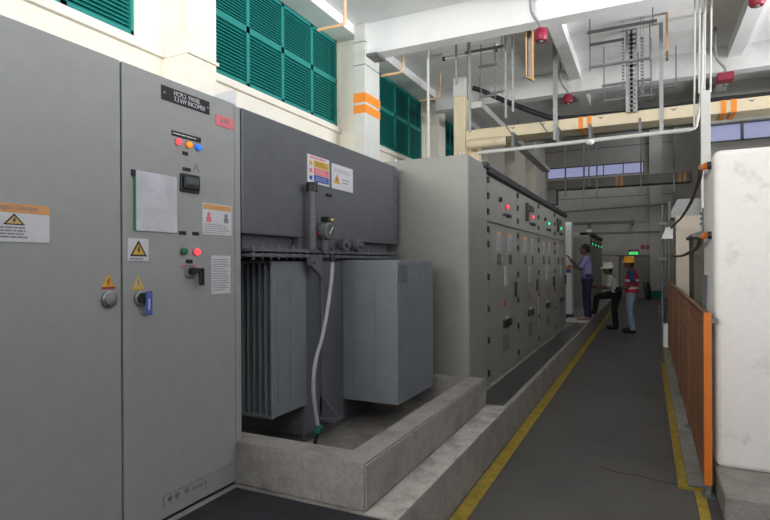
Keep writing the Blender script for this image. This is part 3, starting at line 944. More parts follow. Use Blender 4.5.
def person(label, loc, J, yaw, shirt, trousers, shoes, hat=None, vest=None, hair=True, clip=False):
    """J: joints in a frame with +x forward, +y to the person's left"""
    J = {k: Vector(v) for k, v in J.items()}
    R = thing('person', label, 'person', loc, None)
    V = {'pelvis': (J['pelvis'], .11), 'waist': (J['pelvis'].lerp(J['chest'], .45), .105), 'chest': (J['chest'], .12), 'neck': (J['neck'], .055), 'skull': (J['neck'].lerp(J['head'], .5), .055)}
    E = [('pelvis', 'waist'), ('waist', 'chest'), ('chest', 'neck'), ('neck', 'skull')]
    for s in 'LR':
        V['sh' + s] = (J['sh' + s], .055)
        V['el' + s] = (J['el' + s], .038)
        V['wr' + s] = (J['wr' + s], .026)
        V['ha' + s] = (J['ha' + s], .03)
        V['hip' + s] = (J['hip' + s], .08)
        V['kn' + s] = (J['kn' + s], .053)
        V['an' + s] = (J['an' + s], .036)
        V['toe' + s] = (J['toe' + s], .032)
        E += [('chest', 'sh' + s), ('sh' + s, 'el' + s), ('el' + s, 'wr' + s), ('wr' + s, 'ha' + s), ('pelvis', 'hip' + s), ('hip' + s, 'kn' + s), ('kn' + s, 'an' + s), ('an' + s, 'toe' + s)]
    bodym = skinned(V, E, 'pelvis')
    b = MB()
    b.bm.from_mesh(bodym)
    bpy.data.meshes.remove(bodym)
    h = J['head']
    b.ball(h, .095, .075, .115, 18)
    b.ball(h + Vector((.03, 0, -.06)), .062, .055, .055, 12)          # jaw
    b.prism([h + Vector((.085, -.014, -.03)), h + Vector((.085, .014, -.03)), h + Vector((.118, 0, -.028)), ], (-.012, 0, .045))  # nose
    b.ball(h + Vector((.088, 0, -.063)), .012, .025, .008, 8)          # lips
    for sy in (-1, 1):
        b.ball(h + Vector((-.005, sy * .076, -.01)), .022, .01, .034, 8)   # ears
    for s, sg in (('L', 1), ('R', -1)):
        d = (J['ha' + s] - J['wr' + s]).normalized()
        side = d.cross(Vector((0, 0, 1)))
        side = side.normalized() if side.length > .1 else Vector((0, 1, 0))
        base = J['ha' + s] + d * .02
        curl = Vector((0, 0, -1)) if abs(d.z) < .8 else Vector((1, 0, 0))
        for k, L in enumerate((.062, .075, .07, .052)):
            p = base + side * ((k - 1.5) * .019)
            b.tube([p, p + d * L * .5, p + d * L * .85 + curl * L * .25, p + d * L + curl * L * .5], [.009, .0085, .008, .006], 6)
        p = J['wr' + s].lerp(J['ha' + s], .55) + side * .03
        b.tube([p, p + side * .025 + d * .03, p + side * .025 + d * .055], [.011, .010, .007], 6)
    RZ = Matrix.Rotation(yaw, 4, 'Z')

    def fin(mb, name, m, parent, smooth=True):
        bmesh.ops.transform(mb.bm, matrix=Matrix.Translation(loc) @ RZ, verts=mb.bm.verts)
        return mb.build(name, m, parent, smooth)
    fin(b, 'body', 'skin', R)
    eb_ = MB()
    for sy in (-1, 1):
        eb_.ball(h + Vector((.083, sy * .03, .0)), .01, .012, .009, 8)
    fin(eb_, 'eyes', 'hair', R).name = 'eye_pair'
    # trousers
    t = MB()
    pc = J['pelvis']
    t.loft([(pc + Vector((0, 0, -.14)), .105, .15), (pc + Vector((0, 0, -.04)), .125, .175), (pc + Vector((0, 0, .07)), .118, .162), (pc + Vector((0, 0, .13)), .112, .15)])
    for s in 'LR':
        hip, kn, an = J['hip' + s], J['kn' + s], J['an' + s]
        t.tube([hip + Vector((0, 0, .03)), hip.lerp(kn, .35), hip.lerp(kn, .9), kn, kn.lerp(an, .35), kn.lerp(an, .8), an + (an - kn).normalized() * .02], [.09, .098, .075, .072, .07, .062, .064], 14)
    fin(t, 'trousers', trousers, R)
    # shirt with sleeves
    t = MB()
    ch, nk = J['chest'], J['neck']
    tilt = (nk - pc) / max(.01, (nk.z - pc.z))

    def at(z):
        return pc + tilt * (z - pc.z)
    zs = pc.z
    zt = nk.z
    fr_ = [(.02, .122, .168), (.18, .118, .155), (.42, .122, .165), (.66, .125, .185), (.82, .105, .18), (.93, .075, .12), (1.0, .058, .06)]
    t.loft([(at(zs + (zt - zs) * f), a_, c_) for f, a_, c_ in fr_], 18)
    for s in 'LR':
        sh, el = J['sh' + s], J['el' + s]
        t.tube([sh + (ch - sh) * .35, sh, sh.lerp(el, .3), sh.lerp(el, .7), sh.lerp(el, .92)], [.06, .072, .062, .058, .06], 12)
    fin(t, 'shirt', shirt, R)
    if vest:
        t = MB()
        t.loft([(at(zs + (zt - zs) * f), a_ + .016, c_ + .012) for f, a_, c_ in [(-.06, .125, .17)] + fr_[:4] + [(.82, .10, .135), (.97, .07, .085)]], 18)
        vv = fin(t, 'vest', vest, R)
        for f0 in (.12, .46):
            t = MB()
            t.loft([(at(zs + (zt - zs) * f), .146, .187) for f in (f0, f0 + .10)], 18)
            fin(t, 'reflective_band', 'silver', vv)
    for s in 'LR':
        an, to = J['an' + s], J['toe' + s]
        t = MB()
        d = (to - an)
        d.z = 0
        d.normalize()
        z0 = to.z - .035
        c0 = Vector((an.x, an.y, z0)) - d * .06
        t.tube([c0 + Vector((0, 0, .04)), c0 + d * .05 + Vector((0, 0, .05)), c0 + d * .16 + Vector((0, 0, .045)), c0 + d * .24 + Vector((0, 0, .035)), c0 + d * .275 + Vector((0, 0, .03))], [.034, .045, .045, .038, .02], 12)
        t.tube([c0 + d * .05 + Vector((0, 0, .05)), Vector(an) + Vector((0, 0, .04))], [.046, .048], 12)
        ob = fin(t, 'shoe', shoes, R)
    if hat:
        t = MB()
        hh = h + Vector((-.005, 0, .03))
        prof = [(0.0, .142), (.02, .140), (.024, .122), (.06, .116), (.10, .095), (.13, .06), (.142, .02)]
        t.loft([(hh + Vector((.025 if z < .022 else 0, 0, z)), r * 1.08, r * .92) for z, r in prof], 20)
        t.box(hh.x - .10, hh.x + .10, hh.y - .012, hh.y + .012, hh.z + .08, hh.z + .147, .008)
        fin(t, 'hard_hat', hat, R)
    if hair:
        t = MB()
        t.ball(h + Vector((-.022, 0, .028)), .092, .084, .10, 16)
        t.ball(h + Vector((-.05, 0, -.02)), .06, .075, .07, 12)
        fin(t, 'hair', 'hair', R)
    return R


# violet shirt, on the plinth, reaching to the white cabinet
JA = dict(pelvis=(0, 0, .90), chest=(.02, 0, 1.22), neck=(.02, 0, 1.40), head=(.05, 0, 1.535),
          shL=(.02, .18, 1.34), shR=(.02, -.18, 1.34), elL=(.14, .22, 1.11), elR=(.20, -.22, 1.16), wrL=(.25, .16, 1.15), wrR=(.31, -.14, 1.28), haL=(.31, .14, 1.17), haR=(.35, -.12, 1.34),
          hipL=(0, .09, .86), hipR=(0, -.09, .86), knL=(.03, .10, .48), knR=(.0, -.10, .48), anL=(.0, .11, .08), anR=(-.04, -.11, .08), toeL=(.14, .13, .035), toeR=(.10, -.13, .035))
person('person in violet shirt and navy trousers, bareheaded, working at the white cabinet', (-1.17, 12.55, PL + .012), JA, PI + .12, 'violet', 'navy', 'sandal')
# white hard hat, one foot on the plinth, holding a clipboard
JB = dict(pelvis=(-.06, 0, .86), chest=(.03, 0, 1.12), neck=(.08, 0, 1.28), head=(.13, 0, 1.40),
          shL=(.05, .18, 1.22), shR=(.07, -.18, 1.22), elL=(.10, .22, .97), elR=(.16, -.20, .98), wrL=(.31, .14, .95), wrR=(.34, -.10, .99), haL=(.38, .10, .97), haR=(.40, -.06, 1.0),
          hipL=(-.06, .09, .82), hipR=(-.05, -.09, .82), knL=(-.02, .10, .46), knR=(.38, -.12, .74), anL=(-.05, .11, .08), anR=(.44, -.12, .39), toeL=(.10, .12, .035), toeR=(.56, -.12, .345))
pb = person('person in white hard hat and pale shirt, one foot up on the plinth', (-.71, 14.0, 0), JB, PI, 'palegrey', 'blackcloth', 'shoe', hat='helmetw')
tag(MB().box(-1.31, -1.10, 13.82, 14.04, .985, 1.0).build('clipboard', 'black'), 'dark clipboard held by the person in the white hard hat', 'clipboard')
cb = bpy.data.objects['clipboard']
# yellow hard hat and red vest
JC = dict(pelvis=(0, 0, .92), chest=(-.02, 0, 1.22), neck=(-.01, 0, 1.41), head=(.06, 0, 1.535),
          shL=(-.01, .18, 1.35), shR=(-.01, -.18, 1.35), elL=(-.08, .25, 1.10), elR=(.02, -.23, 1.10), wrL=(.10, .22, .98), wrR=(.20, -.14, 1.0), haL=(.17, .18, .97), haR=(.26, -.10, 1.01),
          hipL=(0, .09, .88), hipR=(.01, -.09, .88), knL=(.03, .10, .49), knR=(.06, -.10, .49), anL=(-.04, .11, .08), anR=(.02, -.11, .08), toeL=(.12, .12, .035), toeR=(.18, -.12, .035))
person('person in yellow hard hat, red vest with silver bands and faded jeans', (-.30, 13.35, 0), JC, PI - .15, 'navytee', 'jeans', 'shoe', hat='helmety', vest='vest')

# ================================================================== RIGHT SIDE
# white plastered block on its concrete base
bl = thing('white_equipment_block', 'large scuffed white block on a concrete base at the right edge', 'equipment housing', (1.4, 4.9, 0))
BX, BY, BT = .412, 4.25, 2.31
bb = MB().box(BX, 3.2, BY, 5.02, .17, BT, .045, 4)
bb.build('housing', 'block', bl, True)
MB().box(BX - .002, 3.25, 3.75, 5.1, 0, .175, .015).build('base', 'conc', bl)
for y, z in ((4.42, 2.235), (4.42, 1.745)):
    gl = MB().tube([(BX + .02, y, z), (BX - .025, y, z)], .027, 16).build('cable_gland', 'black', bl, True)
    MB().tube([(BX - .028, y, z), (BX - .045, y + .02, z - .005)], .023, 16).build('gland_ring', 'orange', gl, True)
MB().prism([(BX, 4.6, 1.42), (BX, 4.95, 1.42), (BX, 4.95, 1.0), (BX, 4.6, 1.0)], (-.004, 0, 0)).prism([(BX, 4.55, 1.46), (BX - .012, 4.55, 1.46), (BX - .03, 4.55, .98), (BX, 4.55, .98)], (0, .35, 0)).build('side_hatch', 'galv', bl)


def curve(pts, n=8):
    pts = [Vector(p) for p in pts]
    out = []
    for i in range(len(pts) - 1):
        p0, p1, p2, p3 = pts[max(i - 1, 0)], pts[i], pts[i + 1], pts[min(i + 2, len(pts) - 1)]
        for k in range(n):
            t = k / n
            out.append(.5 * ((2 * p1) + (p2 - p0) * t + (2 * p0 - 5 * p1 + 4 * p2 - p3) * t * t + (3 * p1 - p0 - 3 * p2 + p3) * t ** 3))
    out.append(pts[-1])
    return out


def py_on_y(path, ys):
    return [P(px, py, 'Y', y) for (px, py), y in zip(path, ys)]


YP = 11.9
c1 = py_on_y([(705, 169), (698, 184), (690, 204), (681, 218), (671, 228)], (4.6, 5.6, 7.2, 9.2, YP - .05))
c1[0] = Vector((BX - .06, 4.445, 2.23))
tag(MB().tube(curve(c1), .018, 12).build('power_cable', 'rustcable', smooth=True), 'upper brown cable arching off the top corner of the white block', 'cable', 'brown cables from the white block')
c2 = py_on_y([(704, 239), (697, 247), (690, 252), (681, 256), (672, 256)], (4.6, 5.4, 6.3, 9.0, YP - .05))
c2[0] = Vector((BX - .06, 4.445, 1.74))
tag(MB().tube(curve(c2), .017, 12).build('power_cable', 'rustcable', smooth=True), 'lower brown cable sagging from the middle of the white block side', 'cable', 'brown cables from the white block')
# pipe stand that takes the cables
ps = thing('pipe_stand', 'grey pipe stand past the orange fence where the brown cables end', 'pipe', (.38, YP, 0))
MB().tube([(.40, YP, 0), (.40, YP, 2.75)], .032, 12).tube([(.28, YP + .1, 0), (.28, YP + .1, 2.7)], .025, 12).build('pipe', 'galvdark', ps, True)
MB().box(.22, .46, YP - .05, YP + .16, 0, .02).build('base_plate', 'galvdark', ps)
MB().box(.22, .46, YP + .03, YP + .07, 2.3, 2.36).build('clamp', 'galvdark', ps)
MB().box(.22, .46, YP + .03, YP + .07, 1.6, 1.66).build('clamp', 'galvdark', ps)
MB().prism([(.26, YP - .15, 2.02), (.46, YP - .15, 2.02), (.46, YP - .15, 2.24), (.34, YP - .15, 2.24)], (0, .12, 0)).build('floodlight', 'white', ps)

# orange fence
fx = .362
fn = thing('safety_fence', 'orange framed mesh fence along the right side of the aisle', 'fence', (fx, 7.5, 0))
FZ0, FZ1, FY0, FY1 = .075, 1.21, 4.15, 10.9
npan = 4
pl_ = (FY1 - FY0) / npan
for k in range(npan + 1):
    y = FY0 + k * pl_
    MB().box(fx - .024, fx + .024, y - .0, y + .04, FZ0, FZ1 + .01, .004).build('post', 'orange' if k == 0 else 'mesh', fn)
    if k < npan:
        MB().box(fx - .018, fx + .018, y + .04, y + pl_, FZ1 - .004, FZ1 + .008).build('top_strip', 'mesh', fn)
    MB().box(fx - .04, fx + .04, y - .02, y + .06, 0, .012).box(fx - .015, fx + .015, y, y + .035, 0, FZ0).build('foot', 'galvdark', fn)
for k in range(npan):
    a, b = FY0 + k * pl_ + .04, FY0 + (k + 1) * pl_
    fr = MB()
    fr.box(fx - .012, fx + .012, a, b, FZ1 - .03, FZ1).box(fx - .016, fx + .016, a, b, FZ0, FZ0 + .03).box(fx - .016, fx + .016, a, a + .025, FZ0, FZ1).box(fx - .016, fx + .016, b - .025, b, FZ0, FZ1)
    pf = fr.build('panel_frame', 'mesh', fn)
    ms = MB()
    nv = int((b - a) / .022)
    for i in range(nv):
        y = a + (i + .5) * (b - a) / nv
        ms.box(fx - .004, fx + .004, y - .0045, y + .0045, FZ0, FZ1)
    for i in range(5):
        z = FZ0 + (i + .5) * (FZ1 - FZ0) / 5
        ms.box(fx - .0045, fx + .0035, a, b, z - .005, z + .005)
    ms.build('mesh_infill', 'mesh', pf)
MB().box(fx - .005, fx + .06, FY0 + .01, FY0 + .03, FZ1 - .06, FZ1 - .03).build('wall_catch', 'galvdark', fn)

# cabinets behind the block
bc = thing('beige_cabinet', 'tall beige cabinet standing past the orange fence, left of the olive one', 'cabinet', (.95, 12.4, 0))
MB().box(.50, 1.03, 11.6, 12.6, .08, 2.45, .01).build('housing', 'beige', bc)
MB().box(.52, 1.03, 11.62, 12.58, 0, .08).build('base', 'galvdark', bc)
q = MB()
for k in range(8):
    q.box(.55 + k * .06, .56 + k * .06, 11.595, 11.6, 2.43, 2.45)
q.build('roof_studs', 'galvdark', bc).name = 'roof_stud'
oc = thing('olive_cabinet', 'dark olive cabinet with overhanging lid between the beige cabinet and white block', 'cabinet', (.75, 7.4, 0))
MB().box(.47, 1.1, 6.9, 7.6, .05, 1.84, .008).build('housing', 'olive', oc)
MB().box(.445, 1.15, 6.8, 7.7, 1.83, 1.865, .008).prism([(.445, 6.8, 1.865), (1.15, 6.8, 1.865), (1.15, 6.8, 1.96), (.62, 6.8, 1.93)], (0, .9, 0)).build('lid', 'galvdark', oc)
MB().box(.48, 1.08, 6.92, 7.58, 0, .05).build('base', 'black', oc)
ib = MB()
for z in (2.0, 2.06, 2.12):
    ib.tube([(.60, 7.2, z - .012), (.60, 7.2, z + .012)], .045, 14)
ib.tube([(.60, 7.2, 1.9), (.60, 7.2, 2.18)], .022, 12)
ib.build('insulator', 'galvdark', oc, True)
# sloped grey hood behind
gh = thing('vent_hood', 'sloping grey hood above the far end of the fence', 'hood', (.6, 12.8, 0))
MB().prism([(.42, 13.5, 2.55), (1.1, 13.5, 2.55), (1.1, 13.5, 2.95), (.62, 13.5, 2.95)], (0, .8, 0)).build('hood', 'galv', gh)
MB().box(.9, 1.0, 13.6, 14.2, 0, 2.55).build('duct_leg', 'galv', gh)
# white stub wall piece and hose coil at the far end of the fence
tag(MB().box(.27, .40, 11.2, 11.5, 0, .42, .01).build('bollard_block', 'white'), 'small white block on the floor past the far end of the fence', 'bollard')
hc = MB()
for k in range(5):
    c = Vector((.35, 12.3 + k * .02, .62 - (k % 2) * .04))
    hc.tube([c + Vector((.13 * math.cos(a_ * PI / 12), 0, .12 * math.sin(a_ * PI / 12))) for a_ in range(25)], .014, 8, False)
hcr = thing('hose_reel', 'grey coiled hose on a stand past the far end of the fence', 'hose', (.30, 12.34, 0))
hc.build('coil', 'galvdark', hcr, True)
MB().box(.33, .37, 12.40, 12.44, 0, .80).build('stand', 'galvdark', hcr)

# ================================================================== OVERHEAD
# cream duct across the hall and its post
DY0, DY1, DZ0, DZ1 = 9.5, 9.95, 3.79, 3.98
du = thing('cable_duct', 'cream cable duct with orange bands crossing the hall above the near switchgear', 'duct', (0, 9.7, DZ0))
MB().box(-2.955, 5.9, DY0, DY1, DZ0, DZ1, .012).build('duct_body', 'creamsteel', du)
for p0, p1 in ((578.5, 583), (587, 591.5), (721, 726.5), (731, 737)):
    a, b = P(p0, 125, 'Y', DY0).x, P(p1, 125, 'Y', DY0).x
    MB().box(a, b, DY0 - .004, DY1 + .004, DZ0 - .004, DZ1 + .004).build('orange_band', 'orangeband', du)
for px in (513, 543, 601, 674, 752):
    x = P(px, 125, 'Y', DY0).x
    MB().prism([(x - .05, DY0 - .003, DZ1 - .03), (x, DY0 - .003, DZ1 - .07), (x + .05, DY0 - .003, DZ1 - .03), (x, DY0 - .003, DZ1 - .045)], (0, .004, 0)).build('lifting_mark', 'galvdark', du)
for px in (506, 540):
    x = P(px, 135, 'Y', DY0).x
    MB().bar((x, DY0 - .01, DZ1), (x + .12, DY0 - .01, DZ0), .03, .02).build('clip_strap', 'galvdark', du)
a = P(487, 143, 'Y', 9.35)
MB().tube([(-2.84, 9.41, 3.70), (-2.18, 9.41, 3.70)], .085, 18).ball((-2.84, 9.41, 3.70), .085).build('cable_roll', 'creamsteel', du, True)
po = thing('duct_post', 'cream square post rising behind the near switchgear to carry the cream duct', 'post', (-3.12, 9.72, PL))
MB().box(-3.18, -2.96, 9.5, 9.72, PL, 4.62, .01).build('post', 'creamsteel', po)
MB().box(-3.185, -2.955, 9.495, 9.725, 4.62, 4.97, .008).build('post_head', 'greycol', po)
MB().box(-3.0, -2.78, 9.73, 9.94, SZ + .02, 3.785, .01).build('rear_leg', 'creamsteel', po)
# black cable on top of the duct
kp = [P(473, 88, 'Y', 9.74), P(485, 92, 'Y', 9.74), P(505, 101, 'Y', 9.74), P(525, 109, 'Y', 9.74), P(542, 115, 'Y', 9.74)]
x = kp[-1].x
kp += [Vector((x + .3, 9.74, 4.06)), Vector((-.6, 9.74, 4.035)), Vector((.3, 9.74, 4.03)), Vector((.9, 9.74, 4.06)), Vector((1.8, 9.74, 4.05)), Vector((3.2, 9.74, 4.03)), Vector((5.8, 9.74, 4.03))]
tag(MB().tube(curve(kp), .045, 12).build('black_cable', 'rubber', smooth=True), 'thick black cable lying along the top of the cream duct', 'cable')
# white conduit below the duct
y = 9.25
a, b = P(478, 153, 'Y', y), P(691, 129.5, 'Y', y)
wp = thing('white_conduit', 'white conduit slung just below the cream duct, turning up at its right end', 'conduit', (b.x, y, b.z))
MB().tube([a, (b.x, y, b.z)], .033, 12).build('pipe', 'greycol', wp, True)
MB().tube(curve([(b.x - .02, y, b.z), (b.x + .05, y, b.z + .02), (b.x + .08, y, b.z + .12), (b.x + .14, y, b.z + .6), (b.x + .16, y, ZC - .004)]), .022, 12).build('riser', 'greycol', wp, True)
for px in (513, 558, 590, 640):
    v = P(px, 140, 'Y', y)
    zz = a.z + (b.z - a.z) * (v.x - a.x) / (b.x - a.x)
    MB().box(v.x - .02, v.x + .02, y - .04, y + .245, zz + .03, DZ0, .003).build('saddle', 'galvdark', wp)
v = P(590, 143, 'Y', y)
MB().ball((v.x, y, a.z + (b.z - a.z) * (v.x - a.x) / (b.x - a.x) - .02), .07, .07, .05).build('junction_box', 'white', wp, True)
# tray running away from the post
ty = thing('cable_tray', 'grey cable tray running from the cream post towards the back wall', 'cable tray', (-2.86, 13.5, 4.5))
MB().box(-2.94, -2.72, 9.75, 17.6, 4.44, 4.56, .006).build('tray', 'greycol', ty)
for yk in (10.4, 12.2, 14.0):
    MB().box(-2.95, -2.94, yk, yk + .02, 4.45, ZC if yk < YT else ZT).build('hanger', 'galv', ty)


def trapeze(label, y, px0, px1, pytop, bars, m='galvdark', rod=.009, sect=.032, top=None):
    """threaded rods from the ceiling with strut bars across; bars: (left px, left py, right px, right py)"""
    zs = [P(b_[0], b_[1], 'Y', y).z for b_ in bars]
    x0, x1 = P(px0, 60, 'Y', y).x, P(px1, 60, 'Y', y).x
    t = thing('trapeze_hanger', label, 'hanger', ((x0 + x1) / 2, y, min(zs)), 'trapeze hangers between the ceiling beams')
    for xx in (x0, x1):
        MB().cyl((xx, y, min(zs) - .06), (xx, y, top or ZC), rod, 8).build('rod', m, t)
    for b_ in bars:
        a_, c_ = P(b_[0], b_[1], 'Y', y), P(b_[2], b_[3], 'Y', y)
        MB().box(a_.x, c_.x, y - .02, y + .02, a_.z - sect / 2, a_.z + sect / 2).build('strut', m, t)
    return t


trapeze('hanger with one strut, near the ceiling beam and left of the tan channel', 8.6, 590, 653, 0, [(586, 6, 617, 0), (587, 33, 657, 18)], sect=.036)
trapeze('hanger with two struts, across the perforated riser below its nearer neighbour', 9.15, 590, 650, 0, [(590, 45, 624, 38), (589, 67.5, 650, 57)])
trapeze('hanger with close low struts, lowest of those by the perforated riser', 9.9, 604, 651, 0, [(602, 86, 651, 79), (604, 101, 655, 95)])
trapeze('hanger with a long strut end right of the tan channel', 10.3, 639, 690, 0, [(636, 27, 692, 15)], sect=.045)
trapeze('low hanger with long struts just above the duct near the tan channel', 10.45, 638, 676, 0, [(634, 91, 678, 83)], sect=.036)
trapeze('rectangular hanger beside the ceiling lamp above the cream post', 8.4, 467.5, 502, 0, [(465, 53, 504, 47), (490, 93, 504, 91)])
trapeze('smaller rectangular hanger within the frame above the cream post', 8.9, 481, 495, 0, [(479, 67, 497, 64), (480, 97, 497, 95)])
# perforated riser
pr = thing('perforated_riser', 'perforated steel cable riser hanging among the strut hangers', 'cable tray', (P(631, 40, 'Y', 9.4).x, 9.4, 3.99))
x0, x1 = P(625.5, 40, 'Y', 9.4).x, P(637, 40, 'Y', 9.4).x
zb = P(631, 112, 'Y', 9.4).z
q = MB()
q.box(x0, x0 + .045, 9.36, 9.42, zb, ZC).box(x1 - .02, x1, 9.36, 9.42, zb, ZC)
nn = int((ZC - zb) / .07)
for k in range(nn):
    q.box(x0, x1, 9.40, 9.405, zb + k * .07, zb + k * .07 + .052)
q.box((x0 + x1) / 2 - .02, (x0 + x1) / 2 + .02, 9.4, 9.405, zb, ZC)
q.build('tray', 'galv', pr)
x2 = P(642, 40, 'Y', 9.0).x
q = MB()
z2 = P(642, 96, 'Y', 9.0).z
for k in range(int((5.0 - z2) / .05)):
    q.box(x2 - .018, x2 + .018, 9.0, 9.004, z2 + k * .05, z2 + k * .05 + .03)
q.box(x2 - .02, x2 - .014, 8.98, 9.004, z2, ZC).box(x2 + .014, x2 + .02, 8.98, 9.004, z2, ZC)
sc_ = q.build('slotted_channel', 'galvdark')
tag(sc_, 'narrow slotted channel hanging right of the perforated riser', 'channel')
x2 = P(623, 40, 'Y', 9.0).x
q = MB()
z2 = P(623, 90, 'Y', 9.0).z
for k in range(int((5.0 - z2) / .05)):
    q.box(x2 - .014, x2 + .014, 9.0, 9.004, z2 + k * .05, z2 + k * .05 + .03)
q.box(x2 - .016, x2 - .012, 8.98, 9.004, z2, ZC).box(x2 + .012, x2 + .016, 8.98, 9.004, z2, ZC)
tag(q.build('slotted_channel', 'galvdark'), 'narrow slotted channel hanging left of the perforated riser', 'channel')

# channels and droppers
def dropper(name, label, cat, px, py0, py1, y, w_, d_, m, group=None, top=True, end=None):
    a_ = P(px, py1, 'Y', y)
    z1 = ZC if top else P(px, py0, 'Y', y).z
    b_ = MB()
    b_.box(a_.x - w_ / 2, a_.x + w_ / 2, y - d_ / 2, y + d_ / 2, a_.z, z1)
    o = b_.build(name, m)
    tag(o, label, cat, group)
    return o


o = dropper('support_channel', 'long grey support channel reaching down to the cream duct beside the tan channel', 'channel', 661.5, 0, 137, 9.35, .055, .06, 'galv')
o = dropper('tan_channel', 'tan painted channel with dark end hanging beside the long grey channel', 'channel', 667, 0, 52, 9.0, .03, .07, 'tan')
z_ = P(667, 60, 'Y', 9.0).z
MB().box(P(667, 40, 'Y', 9.0).x - .017, P(667, 40, 'Y', 9.0).x + .017, 8.96, 9.04, z_, z_ + .12).build('dark_end', 'darktan', o)
# tan open channel near the first red alarm
v = P(530, 80, 'Y', 7.9)
t = thing('tan_channel', 'tan open channel hanging left of the first red alarm', 'channel', (v.x, 7.9, v.z))
MB().box(v.x - .05, v.x - .035, 7.85, 7.95, v.z + .06, ZC).build('flange', 'peach', t)
MB().box(v.x + .03, v.x + .045, 7.85, 7.95, v.z, ZC).build('flange', 'tan', t)
MB().box(v.x - .035, v.x + .03, 7.94, 7.95, v.z + .03, ZC).build('web', 'ceilfar', t)
MB().prism([(v.x - .05, 7.85, v.z + .06), (v.x + .045, 7.85, v.z), (v.x + .045, 7.85, v.z - .02), (v.x - .05, 7.85, v.z + .04)], (0, .1, 0)).build('end_lip', 'tan', t)
dropper('support_channel', 'grey support channel gripping the cream duct left of its first orange bands', 'channel', 555.5, 0, 140, 9.42, .07, .05, 'galv')
dropper('conduit_drop', 'thin white conduit dropping behind the near switchgear beside the third louvers', 'conduit', 428.5, 52, 158, 8.0, .03, .03, 'greycol')
dropper('conduit_drop', 'grey conduit dropping to the head of the cream post, left one of the two', 'conduit', 456.5, 42, 84, 8.2, .032, .032, 'galv')
dropper('conduit_drop', 'grey conduit dropping just right of the head of the cream post', 'conduit', 470, 42, 132, 8.2, .034, .034, 'galv')
dropper('conduit_drop', 'thin grey rod between the hanger frame and the tan open channel', 'conduit', 506, 38, 118, 8.3, .03, .03, 'galv')
dropper('conduit_drop', 'second thin grey rod left of the tan open channel', 'conduit', 513, 35, 112, 8.3, .03, .03, 'galv')
for px, nm in ((694, 'leftmost of the four white conduits over the white trunking post'), (699, 'second of the four white conduits over the white trunking post'), (704.5, 'third of the four white conduits over the white trunking post'), (710.5, 'rightmost of the four white conduits over the white trunking post')):
    x_ = P(px, 92, 'Y', 8.0).x
    tag(MB().cyl((x_ - .0, 8.0, 3.72 if px > 697 else 3.3), (x_ + .02, 8.0, ZC), .011, 10).build('conduit', 'greycol'), nm, 'conduit', 'white conduits above the trunking post')
x_ = P(705.5, 120, 'Y', 8.0).x
tp = thing('trunking_post', 'white trunking post behind the white block, conduits entering its top', 'post', (x_, 8.0, 0))
MB().box(x_ - .055, x_ + .05, 7.95, 8.05, 0, 3.74, .006).build('post', 'greycol', tp)
MB().box(x_ - .075, x_ + .07, 7.93, 8.07, 0, .02).build('base_plate', 'galv', tp)


# red alarms
def alarm(label, px, py, y, r, toppy, boxy=False):
    v = P(px, py, 'Y', y)
    t = thing('fire_alarm', label, 'alarm', (v.x, y, v.z), 'red alarms under the ceiling')
    if boxy:
        MB().box(v.x - r, v.x + r, y - r, y + r, v.z - r * .55, v.z + r * .55, .01).build('head', 'crimson', t)
    else:
        MB().loft([((v.x, y, v.z - r * .9), r * .8, r * .8), ((v.x, y, v.z - r * .5), r, r), ((v.x, y, v.z + r * .5), r, r), ((v.x, y, v.z + r * .9), r * .75, r * .75)], 16).build('head', 'crimson', t, True)
    MB().cyl((v.x, y, v.z - r * .9), (v.x, y, v.z - r * 1.15), r * .3).build('nozzle', 'galvdark', t)
    MB().tube(curve([(v.x, y, v.z + r * .6), (v.x, y, v.z + r * 1.4), (v.x - .12, y, v.z + r * 1.4 + .22), (v.x - .13, y, ZC)]), .018, 10).build('conduit', 'galv', t, True)
    return t


alarm('red alarm below the white cross beam, nearest to the tan open channel', 541, 35, 7.2, .085, 0)
alarm('small red alarm further back above the left bands of the cream duct', 568, 99, 10.4, .085, 0)
alarm('boxy red alarm above the right bands of the cream duct', 725, 78, 9.9, .11, 0, True)
alarm('red alarm cut by the upper edge, at the right ceiling rib', 757, -1, 7.9, .09, 0)

# ceiling lamp
a, b = P(443, 62, 'Y', 9.0), P(497, 52, 'Y', 9.0)
cl = thing('ceiling_lamp', 'unlit fluorescent ceiling lamp near the column with orange bands', 'lamp', ((a.x + b.x) / 2, 9.0, 5.1))
MB().box(a.x, b.x, 8.95, 9.05, ZC - .06, ZC, .005).build('lamp_housing', 'white', cl)
MB().tube([(a.x + .04, 9.0, ZC - .09), (b.x - .04, 9.0, ZC - .09)], .022, 12).build('lamp_tube', 'tube', cl, True)
for xx in (a.x + .02, b.x - .02):
    MB().box(xx - .02, xx + .02, 8.97, 9.03, ZC - .12, ZC - .05).build('lamp_holder', 'black', cl)

# peach conduits below the ledge beam
for i, (y, lab) in enumerate(((6.05, 'peach bent conduit under the ledge, left of the column with orange bands'), (7.95, 'peach bent conduit just right of the column with orange bands'), (9.9, 'peach bent conduit furthest along the ledge, near the third louvers'))):
    ax, ay, bx, by = (((345, 24), (318, 30)), ((403, 72), (381, 75)), ((440, 98), (420, 101)))[i][0] + (((345, 24), (318, 30)), ((403, 72), (381, 75)), ((440, 98), (420, 101)))[i][1]
    q, e = P(ax, ay, 'Y', y), P(bx, by, 'Y', y)
    pts = [(e.x, y, q.z), (q.x - .06, y, q.z), (q.x - .015, y, q.z + .015), (q.x, y, q.z + .06), (q.x, y, ZC)]
    tag(MB().tube(pts, .022, 10).build('bent_conduit', 'peach', smooth=True), lab, 'conduit', 'peach conduits on the left ledge')

